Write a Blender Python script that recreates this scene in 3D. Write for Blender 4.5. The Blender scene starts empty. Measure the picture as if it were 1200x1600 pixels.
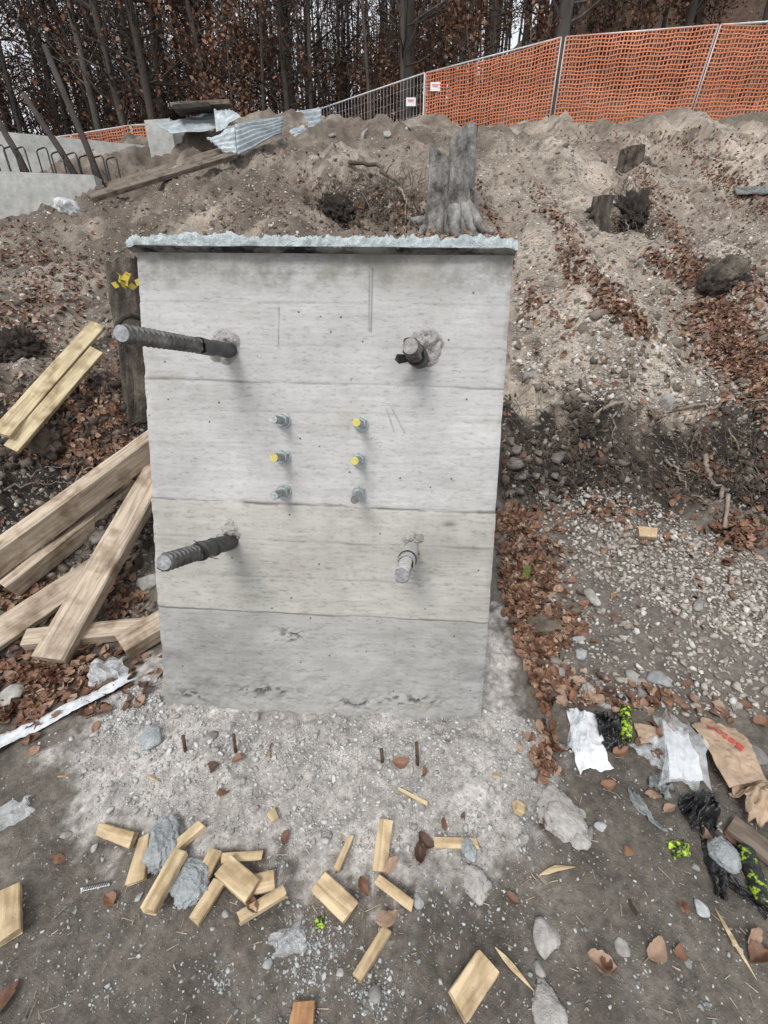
import bpy, bmesh, math, random
import numpy as np
from mathutils import Vector, Matrix, Quaternion
random.seed(7); rng = np.random.default_rng(7)
S = bpy.context.scene
COL = S.collection

# ------------------------------------------------------------------ camera
PITCH = math.radians(27.5); F = 650.0; EYE = np.array([0., 0., 1.6])
cam_d = bpy.data.cameras.new('camera'); cam = bpy.data.objects.new('camera', cam_d); COL.objects.link(cam)
cam.location = EYE; cam.rotation_euler = (math.pi/2 - PITCH, 0, 0)
cam_d.sensor_fit = 'VERTICAL'; cam_d.sensor_height = 36; cam_d.lens = F/1600*36
cam_d.clip_start = 0.02; cam_d.clip_end = 600
S.camera = cam
# ------------------------------------------------------------------ overcast sky and sun
SUN_EL, SUN_AZ = math.radians(52), math.radians(205)     # azimuth clockwise from +Y: behind the camera, to the left
W = bpy.data.worlds.new('World'); S.world = W; W.use_nodes = True
nt = W.node_tree; nt.nodes.clear()
sky = nt.nodes.new('ShaderNodeTexSky'); sky.sky_type = 'NISHITA'; sky.sun_disc = False
sky.sun_elevation = SUN_EL; sky.sun_rotation = SUN_AZ; sky.air_density = 1.0; sky.dust_density = 4.0
hs = nt.nodes.new('ShaderNodeHueSaturation'); hs.inputs['Saturation'].default_value = 0.35
mx = nt.nodes.new('ShaderNodeMix'); mx.data_type = 'RGBA'; mx.inputs['Factor'].default_value = 0.7
mx.inputs['B'].default_value = (7.4, 7.7, 8.1, 1)
bg = nt.nodes.new('ShaderNodeBackground'); bg.inputs['Strength'].default_value = 0.11
wo = nt.nodes.new('ShaderNodeOutputWorld')
nt.links.new(sky.outputs[0], hs.inputs['Color']); nt.links.new(hs.outputs[0], mx.inputs['A'])
nt.links.new(mx.outputs['Result'], bg.inputs['Color']); nt.links.new(bg.outputs[0], wo.inputs[0])
sd = bpy.data.lights.new('sun', 'SUN'); sd.energy = 1.5; sd.angle = math.radians(20); sd.color = (1, .965, .92)
sun = bpy.data.objects.new('sun', sd); COL.objects.link(sun); sun.location = (0, 0, 30)
sdir = Vector((math.sin(SUN_AZ)*math.cos(SUN_EL), math.cos(SUN_AZ)*math.cos(SUN_EL), math.sin(SUN_EL)))
sun.rotation_euler = sdir.to_track_quat('Z', 'Y').to_euler()
S.view_settings.view_transform = 'Standard'; S.view_settings.look = 'None'
S.view_settings.gamma = 1; S.view_settings.exposure = 0.48
S.view_settings.use_curve_mapping = False

# ------------------------------------------------------------------ numpy noise
def _h(ix, iy, iz, seed):
    h = (ix.astype(np.uint32)*np.uint32(374761393) + iy.astype(np.uint32)*np.uint32(668265263)
         + iz.astype(np.uint32)*np.uint32(2246822519) + np.uint32((seed*3266489917) & 0xffffffff))
    h = (h ^ (h >> np.uint32(13)))*np.uint32(1274126177); h ^= h >> np.uint32(16)
    return h.astype(np.float64)/4294967295.0
def vnoise(x, y, z=None, seed=0):
    x = np.asarray(x, float); y = np.asarray(y, float); z = np.zeros_like(x) if z is None else np.asarray(z, float)
    fx, fy, fz = np.floor(x), np.floor(y), np.floor(z)
    ix, iy, iz = fx.astype(np.int64), fy.astype(np.int64), fz.astype(np.int64)
    tx, ty, tz = x-fx, y-fy, z-fz
    tx, ty, tz = tx*tx*(3-2*tx), ty*ty*(3-2*ty), tz*tz*(3-2*tz)
    def L(a, b, t): return a+(b-a)*t
    r = []
    for dz in (0, 1):
        r.append(L(L(_h(ix, iy, iz+dz, seed), _h(ix+1, iy, iz+dz, seed), tx), L(_h(ix, iy+1, iz+dz, seed), _h(ix+1, iy+1, iz+dz, seed), tx), ty))
        if not tz.any(): return r[0]*2-1
    return L(r[0], r[1], tz)*2-1
def fbm(x, y, z=None, o=4, seed=0, g=.5):
    a, s, f = 1., 0., 1.
    for i in range(o):
        s = s + a*vnoise(x*f, y*f, None if z is None else z*f, seed+i*17); a *= g; f *= 2.03
    return s
def ridge(x, y, o=3, seed=0):
    a, s, f = 1., 0., 1.
    for i in range(o):
        s = s + a*(1-np.abs(vnoise(x*f, y*f, None, seed+i*13))*2); a *= .5; f *= 2.1
    return s
def sst(a, b, x):
    t = np.clip((x-a)/(b-a), 0, 1); return t*t*(3-2*t)

# ------------------------------------------------------------------ objects, labels
def link(o, parent=None):
    COL.objects.link(o)
    if parent is not None: o.parent = parent
    return o
def mesh(name, v, f, mats=(), smooth=False, mi=None):
    m = bpy.data.meshes.new(name)
    v = np.asarray(v, np.float32)
    if isinstance(f, np.ndarray):
        k = f.shape[1]; n = len(f)
        m.vertices.add(len(v)); m.vertices.foreach_set('co', v.ravel())
        m.loops.add(n*k); m.loops.foreach_set('vertex_index', f.astype(np.int32).ravel())
        m.polygons.add(n); m.polygons.foreach_set('loop_start', np.arange(0, n*k, k, dtype=np.int32))
        try: m.polygons.foreach_set('loop_total', np.full(n, k, np.int32))
        except Exception: pass
        m.update(calc_edges=True)
    else:
        m.from_pydata([tuple(map(float, p)) for p in v], [], [tuple(map(int, q)) for q in f]); m.update()
    for q in (mats if isinstance(mats, (list, tuple)) else [mats]): m.materials.append(q)
    if mi is not None: m.polygons.foreach_set('material_index', np.asarray(mi, np.int32))
    if smooth: m.polygons.foreach_set('use_smooth', np.ones(len(m.polygons), bool))
    m.validate(); m.update()
    return m
def ob(name, me, parent=None, loc=None): 
    o = bpy.data.objects.new(name, me); link(o, parent)
    if loc is not None: o.location = loc
    return o
def empty(name, loc=(0, 0, 0)):
    o = bpy.data.objects.new(name, None); o.empty_display_size = .05; link(o); o.location = loc; return o
def tag(o, label=None, cat=None, group=None, kind=None):
    if label: o['label'] = label
    if cat: o['category'] = cat
    if group: o['group'] = group
    if kind or cat: o['kind'] = kind or 'thing'
    return o
class MB:
    """collects shapes into one mesh"""
    def __init__(s): s.v = []; s.f = []; s.m = []
    def add(s, v, f, m=0):
        n = len(s.v); s.v += [tuple(p) for p in v]; s.f += [tuple(i+n for i in q) for q in f]; s.m += [m]*len(f); return s
    def tube(s, pts, rad, sides=8, m=0, cap=True):
        pts = [np.asarray(p, float) for p in pts]; n = len(pts)
        rad = [rad]*n if np.isscalar(rad) else list(rad)
        v = []; up = None
        for i in range(n):
            t = pts[min(i+1, n-1)]-pts[max(i-1, 0)]; t = t/(np.linalg.norm(t)+1e-12)
            if up is None:
                a = np.array([0, 0, 1.]) if abs(t[2]) < .9 else np.array([1., 0, 0]); up = np.cross(t, a)
            up = up-t*(up@t); up /= np.linalg.norm(up)+1e-12; w = np.cross(t, up)
            for k in range(sides):
                a = 2*math.pi*k/sides; v.append(pts[i]+rad[i]*(math.cos(a)*up+math.sin(a)*w))
        f = [(i*sides+k, i*sides+(k+1) % sides, (i+1)*sides+(k+1) % sides, (i+1)*sides+k) for i in range(n-1) for k in range(sides)]
        if cap: f += [tuple(range(sides))[::-1], tuple((n-1)*sides+k for k in range(sides))]
        return s.add(v, f, m)
    def box(s, c, d, m=0):
        c = np.array(c, float); d = np.array(d, float)/2
        v = [c+d*np.array(q) for q in [(-1,-1,-1),(1,-1,-1),(1,1,-1),(-1,1,-1),(-1,-1,1),(1,-1,1),(1,1,1),(-1,1,1)]]
        return s.add(v, [(0,3,2,1),(4,5,6,7),(0,1,5,4),(1,2,6,5),(2,3,7,6),(3,0,4,7)], m)
    def mesh(s, name, mats, smooth=False): return mesh(name, s.v, s.f, mats, smooth, s.m)
    def build(s, name, mats, parent=None, smooth=False, loc=None): return ob(name, s.mesh(name, mats, smooth), parent, loc)

# ------------------------------------------------------------------ materials
def new_mat(name):
    m = bpy.data.materials.new(name); m.use_nodes = True
    n = m.node_tree; b = n.nodes['Principled BSDF']
    return m, n, b
def nd(n, t, **k):
    x = n.nodes.new(t)
    for a, v in k.items():
        if a in x.inputs.keys(): x.inputs[a].default_value = v
        else: setattr(x, a, v)
    return x
def ramp(n, src, stops):
    r = n.nodes.new('ShaderNodeValToRGB'); e = r.color_ramp.elements
    while len(e) > 1: e.remove(e[-1])
    for i, (p, c) in enumerate(stops):
        q = e[0] if i == 0 else e.new(p); q.position = p
        q.color = tuple(c)+(1,) if len(c) == 3 else c
    n.links.new(src, r.inputs[0]); return r
def coords(n, kind='Object', scale=(1, 1, 1)):
    t = n.nodes.new('ShaderNodeTexCoord'); mp = n.nodes.new('ShaderNodeMapping'); mp.inputs['Scale'].default_value = scale
    n.links.new(t.outputs[kind], mp.inputs[0]); return mp.outputs[0]
def mixc(n, fac, a, b, mode='MIX'):
    x = n.nodes.new('ShaderNodeMix'); x.data_type = 'RGBA'; x.blend_type = mode; x.clamp_factor = True
    for k, v in (('Factor', fac), ('A', a), ('B', b)):
        if isinstance(v, bpy.types.NodeSocket): n.links.new(v, x.inputs[k])
        elif k == 'Factor': x.inputs[k].default_value = v
        else: x.inputs[k].default_value = tuple(v)+(1,) if len(v) == 3 else v
    return x.outputs['Result']
def bump(n, b, h, strength=.5, dist=.01):
    x = n.nodes.new('ShaderNodeBump'); x.inputs['Strength'].default_value = strength; x.inputs['Distance'].default_value = dist
    n.links.new(h, x.inputs['Height']); n.links.new(x.outputs[0], b.inputs['Normal'])
def simple(name, stops, scale=8., rough=.8, bstr=.4, bdist=.004, stretch=(1, 1, 1), metal=0., detail=6., fine=None, kind='Object', vary=0.):
    m, n, b = new_mat(name); c = coords(n, kind, stretch)
    t = nd(n, 'ShaderNodeTexNoise', Scale=scale, Detail=detail, Roughness=.62); n.links.new(c, t.inputs['Vector'])
    r = ramp(n, t.outputs['Fac'], stops); col = r.outputs[0]
    t2 = nd(n, 'ShaderNodeTexNoise', Scale=scale*(fine or 6), Detail=4., Roughness=.7); n.links.new(c, t2.inputs['Vector'])
    g = ramp(n, t2.outputs['Fac'], [(.3, (.72,)*3), (.7, (1.15,)*3)])
    col = mixc(n, 1., col, g.outputs[0], 'MULTIPLY')
    if vary:
        oi = n.nodes.new('ShaderNodeObjectInfo'); rv = ramp(n, oi.outputs['Random'], [(0, (1-vary,)*3), (1, (1+vary*.5,)*3)])
        col = mixc(n, 1., col, rv.outputs[0], 'MULTIPLY')
    n.links.new(col, b.inputs['Base Color']); b.inputs['Roughness'].default_value = rough; b.inputs['Metallic'].default_value = metal
    bump(n, b, t2.outputs['Fac'], bstr, bdist)
    return m
M = {}
# weathered softwood, grain runs along local x
def wood(name, dark, light, knots=True):
    m, n, b = new_mat(name); c = coords(n, 'Object', (2.2, 26, 26))
    oi = n.nodes.new('ShaderNodeObjectInfo'); ad = n.nodes.new('ShaderNodeVectorMath'); ad.operation = 'ADD'
    cx = n.nodes.new('ShaderNodeCombineXYZ'); ml = n.nodes.new('ShaderNodeMath'); ml.operation = 'MULTIPLY'; ml.inputs[1].default_value = 37.
    n.links.new(oi.outputs['Random'], ml.inputs[0]); n.links.new(ml.outputs[0], cx.inputs[0]); n.links.new(ml.outputs[0], cx.inputs[1])
    n.links.new(c, ad.inputs[0]); n.links.new(cx.outputs[0], ad.inputs[1])
    t = nd(n, 'ShaderNodeTexNoise', Scale=1.6, Detail=7., Roughness=.6, Distortion=.6); n.links.new(ad.outputs[0], t.inputs['Vector'])
    r = ramp(n, t.outputs['Fac'], [(.28, dark), (.46, [(a+d)/2 for a, d in zip(dark, light)]), (.62, light)])
    c2 = coords(n, 'Object', (1, 1, 1)); t2 = nd(n, 'ShaderNodeTexNoise', Scale=9., Detail=5.); n.links.new(c2, t2.inputs['Vector'])
    st = ramp(n, t2.outputs['Fac'], [(.34, (.5, .44, .38)), (.52, (1, 1, 1))])
    col = mixc(n, 1., r.outputs[0], st.outputs[0], 'MULTIPLY')
    v = nd(n, 'ShaderNodeTexVoronoi', Scale=60.); n.links.new(c2, v.inputs['Vector'])
    sp = ramp(n, v.outputs['Distance'], [(.06, (.25, .2, .16)), (.14, (1, 1, 1))])
    n.links.new(mixc(n, .45, col, mixc(n, 1., col, sp.outputs[0], 'MULTIPLY')), b.inputs['Base Color'])
    b.inputs['Roughness'].default_value = .75; bump(n, b, t.outputs['Fac'], .35, .004); return m
M['offcut'] = wood('offcut_wood', (.34, .235, .12), (.68, .545, .35))
M['beam'] = wood('beam_wood', (.22, .168, .122), (.55, .455, .35))
M['oldwood'] = wood('old_wood', (.06, .046, .036), (.20, .16, .125))
M['yellowwood'] = wood('yellow_wood', (.30, .225, .12), (.58, .485, .31))
M['orangewood'] = wood('orange_wood', (.28, .13, .05), (.58, .36, .19))
M['rock'] = simple('rock', [(.3, (.23, .22, .205)), (.55, (.36, .345, .325)), (.75, (.47, .455, .43))], 6, .9, .5, .006, vary=.35)
M['chip'] = simple('concrete_chip', [(.3, (.30, .31, .31)), (.7, (.46, .475, .475))], 9, .9, .5, .003, vary=.3)
M['slab'] = simple('slab_rock', [(.3, (.12, .11, .10)), (.55, (.22, .2, .18)), (.75, (.34, .31, .28))], 7, .9, .6, .006, (1, 1, 4), vary=.3)
M['mortar'] = simple('mortar', [(.3, (.30, .28, .26)), (.7, (.46, .44, .415))], 9, .95, .9, .01)
M['rubble'] = simple('rubble', [(.3, (.28, .30, .31)), (.7, (.46, .49, .50))], 14, .95, 1., .012)
M['wallconc'] = simple('wall_concrete', [(.3, (.34, .34, .325)), (.6, (.46, .46, .44)), (.8, (.54, .54, .52))], 1.3, .9, .3, .004)
M['steel'] = simple('dark_steel', [(.35, (.10, .095, .09)), (.65, (.26, .25, .24))], 20, .42, .3, .001, metal=.85)
M['brightsteel'] = simple('cut_steel', [(.35, (.22, .225, .23)), (.65, (.46, .47, .48))], 60, .45, .4, .001, metal=.7)
M['zinc'] = simple('zinc_steel', [(.35, (.26, .29, .29)), (.65, (.50, .54, .54))], 60, .42, .25, .001, metal=.8)
M['galv'] = simple('galvanised_tube', [(.35, (.50, .51, .52)), (.65, (.68, .69, .70))], 6, .5, .1, .001, metal=.15)
M['sleeve'] = simple('black_sleeve', [(.35, (.016, .016, .017)), (.62, (.05, .05, .052)), (.75, (.2, .2, .195))], 14, .45, .4, .003)
M['caked'] = simple('caked_cement', [(.3, (.30, .29, .275)), (.65, (.52, .51, .49))], 30, .95, 1., .004)
M['grout'] = simple('grout', [(.3, (.20, .185, .17)), (.5, (.40, .38, .36)), (.75, (.52, .50, .48))], 26, .95, 1., .008)
M['rust'] = simple('rusty_bar', [(.3, (.05, .03, .02)), (.7, (.13, .08, .055))], 30, .85, .6, .003)
M['blackmetal'] = simple('black_bar', [(.3, (.018, .016, .016)), (.7, (.05, .045, .043))], 12, .7, .3, .003)
M['yellowcap'] = simple('yellow_mark', [(.3, (.44, .38, .07)), (.7, (.62, .56, .16))], 40, .5, .2, .001)
M['bark'] = simple('bark', [(.3, (.04, .034, .029)), (.6, (.10, .086, .074)), (.8, (.2, .183, .16))], 3.5, .95, .8, .02, (1, 1, .25), vary=.3)
M['darkbark'] = simple('dark_bark', [(.3, (.03, .024, .02)), (.7, (.075, .06, .05))], 4, .95, .6, .02, (1, 1, .3), vary=.3)
M['rotbark'] = simple('rotten_bark', [(.34, (.022, .018, .015)), (.46, (.075, .06, .048)), (.58, (.15, .125, .10)), (.72, (.27, .245, .21))], 9, .95, 1., .03, (1, 1, .5))
M['stumpbark'] = simple('stump_bark', [(.32, (.03, .027, .024)), (.44, (.17, .16, .148)), (.56, (.30, .29, .275)), (.72, (.46, .45, .43))], 5, .95, 1., .03, (1, 1, .8))
M['root'] = simple('root', [(.3, (.06, .045, .034)), (.7, (.2, .16, .125))], 14, .95, .6, .005, vary=.3)
M['paleroot'] = simple('pale_root', [(.3, (.17, .13, .10)), (.7, (.36, .30, .245))], 14, .9, .6, .005)
M['darkearth'] = simple('dark_earth', [(.3, (.02, .016, .013)), (.6, (.055, .043, .034)), (.8, (.15, .125, .1))], 9, 1., 1., .03)
M['paper'] = simple('white_paper', [(.3, (.62, .64, .67)), (.7, (.78, .79, .80))], 5, .7, .2, .003)
M['strip'] = simple('white_strip', [(.3, (.50, .52, .54)), (.6, (.70, .72, .74))], 7, .6, .4, .003)
M['kraft'] = simple('kraft_paper', [(.3, (.33, .235, .16)), (.7, (.50, .375, .27))], 6, .8, .4, .005)
M['redprint'] = simple('red_print', [(.3, (.5, .05, .04)), (.7, (.6, .08, .06))], 20, .7, .1, .001)
M['blackplastic'] = simple('black_plastic', [(.3, (.008, .008, .009)), (.7, (.03, .03, .032))], 10, .28, .6, .006)
M['greyplastic'] = simple('dusty_plastic', [(.3, (.10, .11, .11)), (.7, (.28, .29, .29))], 14, .5, .6, .005)
M['whitebag'] = simple('white_bag', [(.3, (.45, .46, .46)), (.7, (.66, .67, .67))], 8, .5, .4, .005)
M['orange'] = simple('orange_net', [(.3, (.50, .135, .05)), (.7, (.66, .21, .09))], 2, .6, .1, .001)
M['whitesign'] = simple('white_sign', [(.3, (.7, .7, .7)), (.7, (.8, .8, .8))], 5, .6, .1, .001)
M['sheet'] = simple('zinc_sheet', [(.3, (.27, .31, .325)), (.7, (.48, .53, .555))], 3, .5, .3, .004, metal=.25)
M['yellowleaf'] = simple('yellow_leaf', [(.3, (.40, .30, .03)), (.7, (.62, .48, .06))], 30, .6, .2, .001)
M['rubber'] = simple('rubber_foot', [(.3, (.03, .03, .03)), (.7, (.08, .078, .075))], 12, .8, .4, .004)
M['moss'] = simple('mossy_wood', [(.3, (.10, .13, .03)), (.7, (.26, .30, .09))], 16, .9, .6, .004)
M['brick'] = simple('pale_brick', [(.3, (.40, .29, .17)), (.7, (.56, .43, .27))], 12, .9, .4, .004)
def neon(name, amount):
    m, n, b = new_mat(name); c = coords(n, 'Object', (1, 1, 1))
    t = nd(n, 'ShaderNodeTexNoise', Scale=42., Detail=5., Roughness=.7); n.links.new(c, t.inputs['Vector'])
    r = ramp(n, t.outputs['Fac'], [(amount-.06, (.012, .014, .012)), (amount+.06, (.46, .66, .05))])
    n.links.new(r.outputs[0], b.inputs['Base Color']); b.inputs['Roughness'].default_value = .45; return m
M['neon'] = neon('neon_and_black', .52); M['neon2'] = neon('neon_patch', .60)
def film(name, tint, alpha, rough=.18):
    m, n, b = new_mat(name); c = coords(n, 'Object')
    t = nd(n, 'ShaderNodeTexNoise', Scale=30., Detail=5.); n.links.new(c, t.inputs['Vector'])
    r = ramp(n, t.outputs['Fac'], [(.3, (alpha*.55,)*3), (.7, (min(1, alpha*1.5),)*3)])
    b.inputs['Base Color'].default_value = tuple(tint)+(1,); b.inputs['Roughness'].default_value = rough
    n.links.new(r.outputs[0], b.inputs['Alpha']); bump(n, b, t.outputs['Fac'], .6, .006); return m
M['film'] = film('clear_film', (.78, .81, .83), .20); M['milkyfilm'] = film('milky_film', (.70, .73, .75), .30)
def leafmat(name, stops):
    m, n, b = new_mat(name); a = n.nodes.new('ShaderNodeAttribute'); a.attribute_name = 'lc'
    r = ramp(n, a.outputs['Fac'], stops); c = coords(n, 'Object')
    t = nd(n, 'ShaderNodeTexNoise', Scale=45., Detail=3.); n.links.new(c, t.inputs['Vector'])
    g = ramp(n, t.outputs['Fac'], [(.3, (.7,)*3), (.7, (1.15,)*3)])
    n.links.new(mixc(n, 1., r.outputs[0], g.outputs[0], 'MULTIPLY'), b.inputs['Base Color'])
    b.inputs['Roughness'].default_value = .6; return m
M['leaf'] = leafmat('dead_leaf', [(0, (.045, .024, .016)), (.35, (.115, .056, .034)), (.62, (.20, .095, .052)), (.82, (.27, .155, .098)), (1, (.35, .245, .175))])
M['treeleaf'] = leafmat('rust_leaf', [(0, (.05, .024, .014)), (.6, (.14, .06, .028)), (1, (.26, .115, .048))])
def stonemat(name, stops):
    m, n, b = new_mat(name); a = n.nodes.new('ShaderNodeAttribute'); a.attribute_name = 'lc'
    r = ramp(n, a.outputs['Fac'], stops); c = coords(n, 'Object')
    t = nd(n, 'ShaderNodeTexNoise', Scale=60., Detail=4.); n.links.new(c, t.inputs['Vector'])
    g = ramp(n, t.outputs['Fac'], [(.3, (.75,)*3), (.7, (1.1,)*3)])
    n.links.new(mixc(n, 1., r.outputs[0], g.outputs[0], 'MULTIPLY'), b.inputs['Base Color'])
    b.inputs['Roughness'].default_value = .9; bump(n, b, t.outputs['Fac'], .4, .003); return m
M['gravel'] = stonemat('gravel', [(0, (.15, .125, .102)), (.4, (.28, .25, .215)), (.8, (.42, .39, .35)), (1, (.60, .58, .54))])
M['slurrychip'] = stonemat('slurry_chip', [(0, (.22, .21, .195)), (.5, (.40, .39, .37)), (1, (.58, .585, .575))])
M['humus'] = stonemat('humus_crumb', [(0, (.022, .017, .014)), (.5, (.07, .052, .04)), (1, (.17, .135, .105))])
M['clod'] = stonemat('soil_clod', [(0, (.10, .08, .062)), (.5, (.19, .16, .13)), (1, (.29, .255, .22))])
M['greychip'] = stonemat('grey_chip', [(0, (.16, .165, .16)), (.5, (.32, .335, .335)), (1, (.50, .52, .52))])

# ------------------------------------------------------------------ pixels of the photograph -> directions
FW = np.array([0, math.cos(PITCH), -math.sin(PITCH)]); DN = np.array([0, -math.sin(PITCH), -math.cos(PITCH)]); RT = np.array([1., 0, 0])
def rays(px, py):
    px = np.atleast_1d(np.asarray(px, float)); py = np.atleast_1d(np.asarray(py, float))
    return ((px-600)/F)[:, None]*RT + ((py-800)/F)[:, None]*DN + FW
def flat(px, py, z=0.):
    r = rays(px, py)[0]; return EYE + r*((z-1.6)/r[2])
def at_y(px, py, y):
    r = rays(px, py)[0]; return EYE + r*(y/r[1])
# ------------------------------------------------------------------ anchor block pose (face is a rectangle seen by a known lens)
_px = [(215, 392), (806, 397), (752, 1125), (258, 1100)]
_r = [rays(*p)[0] for p in _px]
_s = np.linalg.solve(np.stack([_r[1], _r[3], -_r[2]], 1), _r[0])
_P = [_r[0], _r[1]*_s[0], _r[2]*_s[2], _r[3]*_s[1]]
_k = (0.05-1.6)/((_P[2][2]+_P[3][2])/2)
_P = [EYE+p*_k for p in _P]
BU = _P[1]-_P[0]+_P[2]-_P[3]; BU /= np.linalg.norm(BU)
BN = np.cross(_P[0]-_P[3], BU); BN /= np.linalg.norm(BN)
if BN[1] < 0: BN = -BN                      # points into the hill
BV = np.cross(BU, BN); BV *= np.sign(BV[2])  # up along the face
BO = (_P[2]+_P[3])/2
BW = (np.linalg.norm(_P[1]-_P[0])+np.linalg.norm(_P[2]-_P[3]))/2
BH = (np.linalg.norm(_P[0]-_P[3])+np.linalg.norm(_P[1]-_P[2]))/2
BM = Matrix([[BU[i], BN[i], BV[i], BO[i]] for i in range(3)]+[[0, 0, 0, 1]])
def face_px(px, py):
    r = rays(px, py)[0]; t = ((BO-EYE)@BN)/(r@BN); p = EYE+r*t-BO
    return p@BU, p@BV                        # local x, z on the face
print('block', BW, BH, BO, 'lean', math.degrees(math.asin(-BN[2])), 'roll', math.degrees(math.asin(BU[2])))

# ------------------------------------------------------------------ terrain
YK = [-6, 0, 1.2, 1.5, 1.85, 2.1, 2.3, 2.5, 2.6, 2.75, 2.88, 3.05, 4, 6, 8, 11, 12.5, 14.6, 17, 20, 30, 45, 90, 150]
ZK = {-1.3: [0, 0, .02, .06, .12, .24, .40, .56, .67, .9, 1.0, 1.06, 1.42, 2.05, 2.6, 3.85, 4.3, 4.6, 4.7, 4.7, 4.4, 3.5, 1, -2],
      -.75: [0, 0, .00, .02, .06, .16, .34, .52, .64, .9, 1.0, 1.06, 1.43, 2.1, 2.7, 3.95, 4.35, 4.6, 4.7, 4.8, 4.6, 3.8, 2, 0],
      -.1: [0, 0, .00, .03, .12, .25, .37, .52, .65, .92, 1.02, 1.08, 1.5, 2.38, 3.25, 4.62, 5.05, 5.2, 5.2, 5.6, 7.5, 10, 15, 15],
      .42: [0, 0, .00, .03, .08, .17, .27, .36, .41, .75, .95, 1.03, 1.5, 2.38, 3.2, 4.45, 5.02, 5.7, 5.85, 7.2, 13, 22, 45, 60],
      .95: [0, 0, .02, .09, .18, .25, .32, .42, .49, .74, .90, 1.0, 1.45, 2.32, 3.15, 4.4, 5.0, 5.68, 5.9, 7.4, 14, 24, 50, 66]}
UK = sorted(ZK)
def half(y): return 3.4+1.12*np.maximum(0, np.asarray(y)-.6)
def seg_poly(x, y, poly):
    """signed distance to a polygon, negative inside"""
    d = np.full(x.shape, 1e9); ins = np.zeros(x.shape, bool); n = len(poly)
    for i in range(n):
        ax, ay = poly[i]; bx, by = poly[(i+1) % n]
        ex, ey = bx-ax, by-ay; t = np.clip(((x-ax)*ex+(y-ay)*ey)/(ex*ex+ey*ey), 0, 1)
        d = np.minimum(d, np.hypot(x-ax-t*ex, y-ay-t*ey))
        c = ((ay > y) != (by > y)) & (x < (bx-ax)*(y-ay)/(by-ay+1e-12)+ax); ins ^= c
    return np.where(ins, -d, d)
MOUND = [tuple(flat(*p, .02)[:2]) for p in [(245, 1035), (175, 1095), (100, 1185), (125, 1265), (255, 1300), (420, 1335), (560, 1345), (700, 1352), (790, 1325), (862, 1235), (858, 1160), (800, 1060), (768, 985)]]
MOUND = MOUND[:1]+MOUND[1:]+[(.72, 1.75), (-.72, 1.75)]
HOLES = [(538, 318, .62, .60), (640, 322, .3, .3), (985, 345, .45, .45), (1150, 720, .30, .12), (60, 760, .35, .10), (860, 720, .25, .06), (130, 660, .30, .10)]
BUMPS = [(25, 545, .22, .16), (1130, 440, .42, .22), (600, 240, .9, .22), (330, 300, .8, .12), (318, 238, .75, .42), (290, 262, .5, .1), (470, 260, .7, .12), (860, 260, .9, .10), (985, 300, .4, .2),
         (40, 690, .16, .07), (900, 830, .3, .05), (1060, 960, .35, .03), (855, 965, .13, .05)]
def base_z(x, y):
    u = x/np.maximum(y, 1.3)
    zs = np.stack([np.interp(y, YK, ZK[k]) for k in UK])
    uc = np.clip(u, UK[0], UK[-1]); i = np.clip(np.searchsorted(UK, uc)-1, 0, len(UK)-2)
    ua = np.array(UK); t = (uc-ua[i])/(ua[i+1]-ua[i]); t = t*t*(3-2*t)
    a = np.take_along_axis(zs, i[None], 0)[0]; b = np.take_along_axis(zs, i[None]+1, 0)[0]
    return a+(b-a)*t
def mound_mask(x, y):
    d = seg_poly(x, y, MOUND)-.025
    return d + .06*fbm(x*6, y*6, None, 4, 41) + .014*vnoise(x*46, y*46, None, 43)
def rough_z(x, y, extra=None):
    wob = .17*fbm(x*1.5, y*.5, None, 4, 5)
    yy = y + np.where(y > 1.9, wob*sst(1.9, 2.5, y), 0)
    z = base_z(x, yy)
    near = 1-sst(1.5, 2.1, y)
    bank = sst(2.0, 2.45, y)*(1-sst(2.95, 3.3, y))
    slope = sst(2.9, 3.5, y)*(1-sst(13, 15.5, y))
    far = sst(15, 18, y)
    z = z + near*(.016*fbm(x*3.1, y*3.1, None, 3, 1)+.005*fbm(x*17, y*17, None, 4, 2))
    z = z + (1-near)*(.014*fbm(x*11, y*11, None, 4, 3)+.004*fbm(x*47, y*47, None, 2, 31))
    z = z + bank*(.11*fbm(x*3.3, y*3.6+4, None, 5, 6)+.05*ridge(x*5, y*8+3, 4, 7)-.05)
    right = sst(.05, .5, x/np.maximum(y, 1.))
    z = z + slope*(1-.55*right)*.17*fbm(x*.9, y*.9, None, 6, 8)
    rill = ridge(x*1.15+.25*fbm(x*.4, y*.3, None, 2, 60), y*.13, 2, 9)
    z = z + slope*right*(.26*(rill-.4)+.07*fbm(x*2.3, y*1.0, None, 4, 10))
    z = z + slope*.075*ridge(x*2.2, y*2.2, 5, 61)*(1-.6*right)
    z = z + far*.25*fbm(x*.25, y*.25, None, 4, 11)
    m = mound_mask(x, y); ml = sst(.02, -.03, m)
    if extra is not None: extra['mound'] = sst(.05, -.05, m+.05*fbm(x*28, y*28, None, 3, 44)+.04*fbm(x*7+3, y*7, None, 3, 45)); extra['rill'] = rill; extra['right'] = right; extra['slope'] = slope; extra['bank'] = bank; extra['near'] = near; extra['far'] = far
    z = z + ml*(.012+.05*sst(0, -.38, m)+.010*fbm(x*14, y*14, None, 4, 12)+.006*ridge(x*30, y*30, 2, 14))
    return z
_bz = lambda p: None
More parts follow.
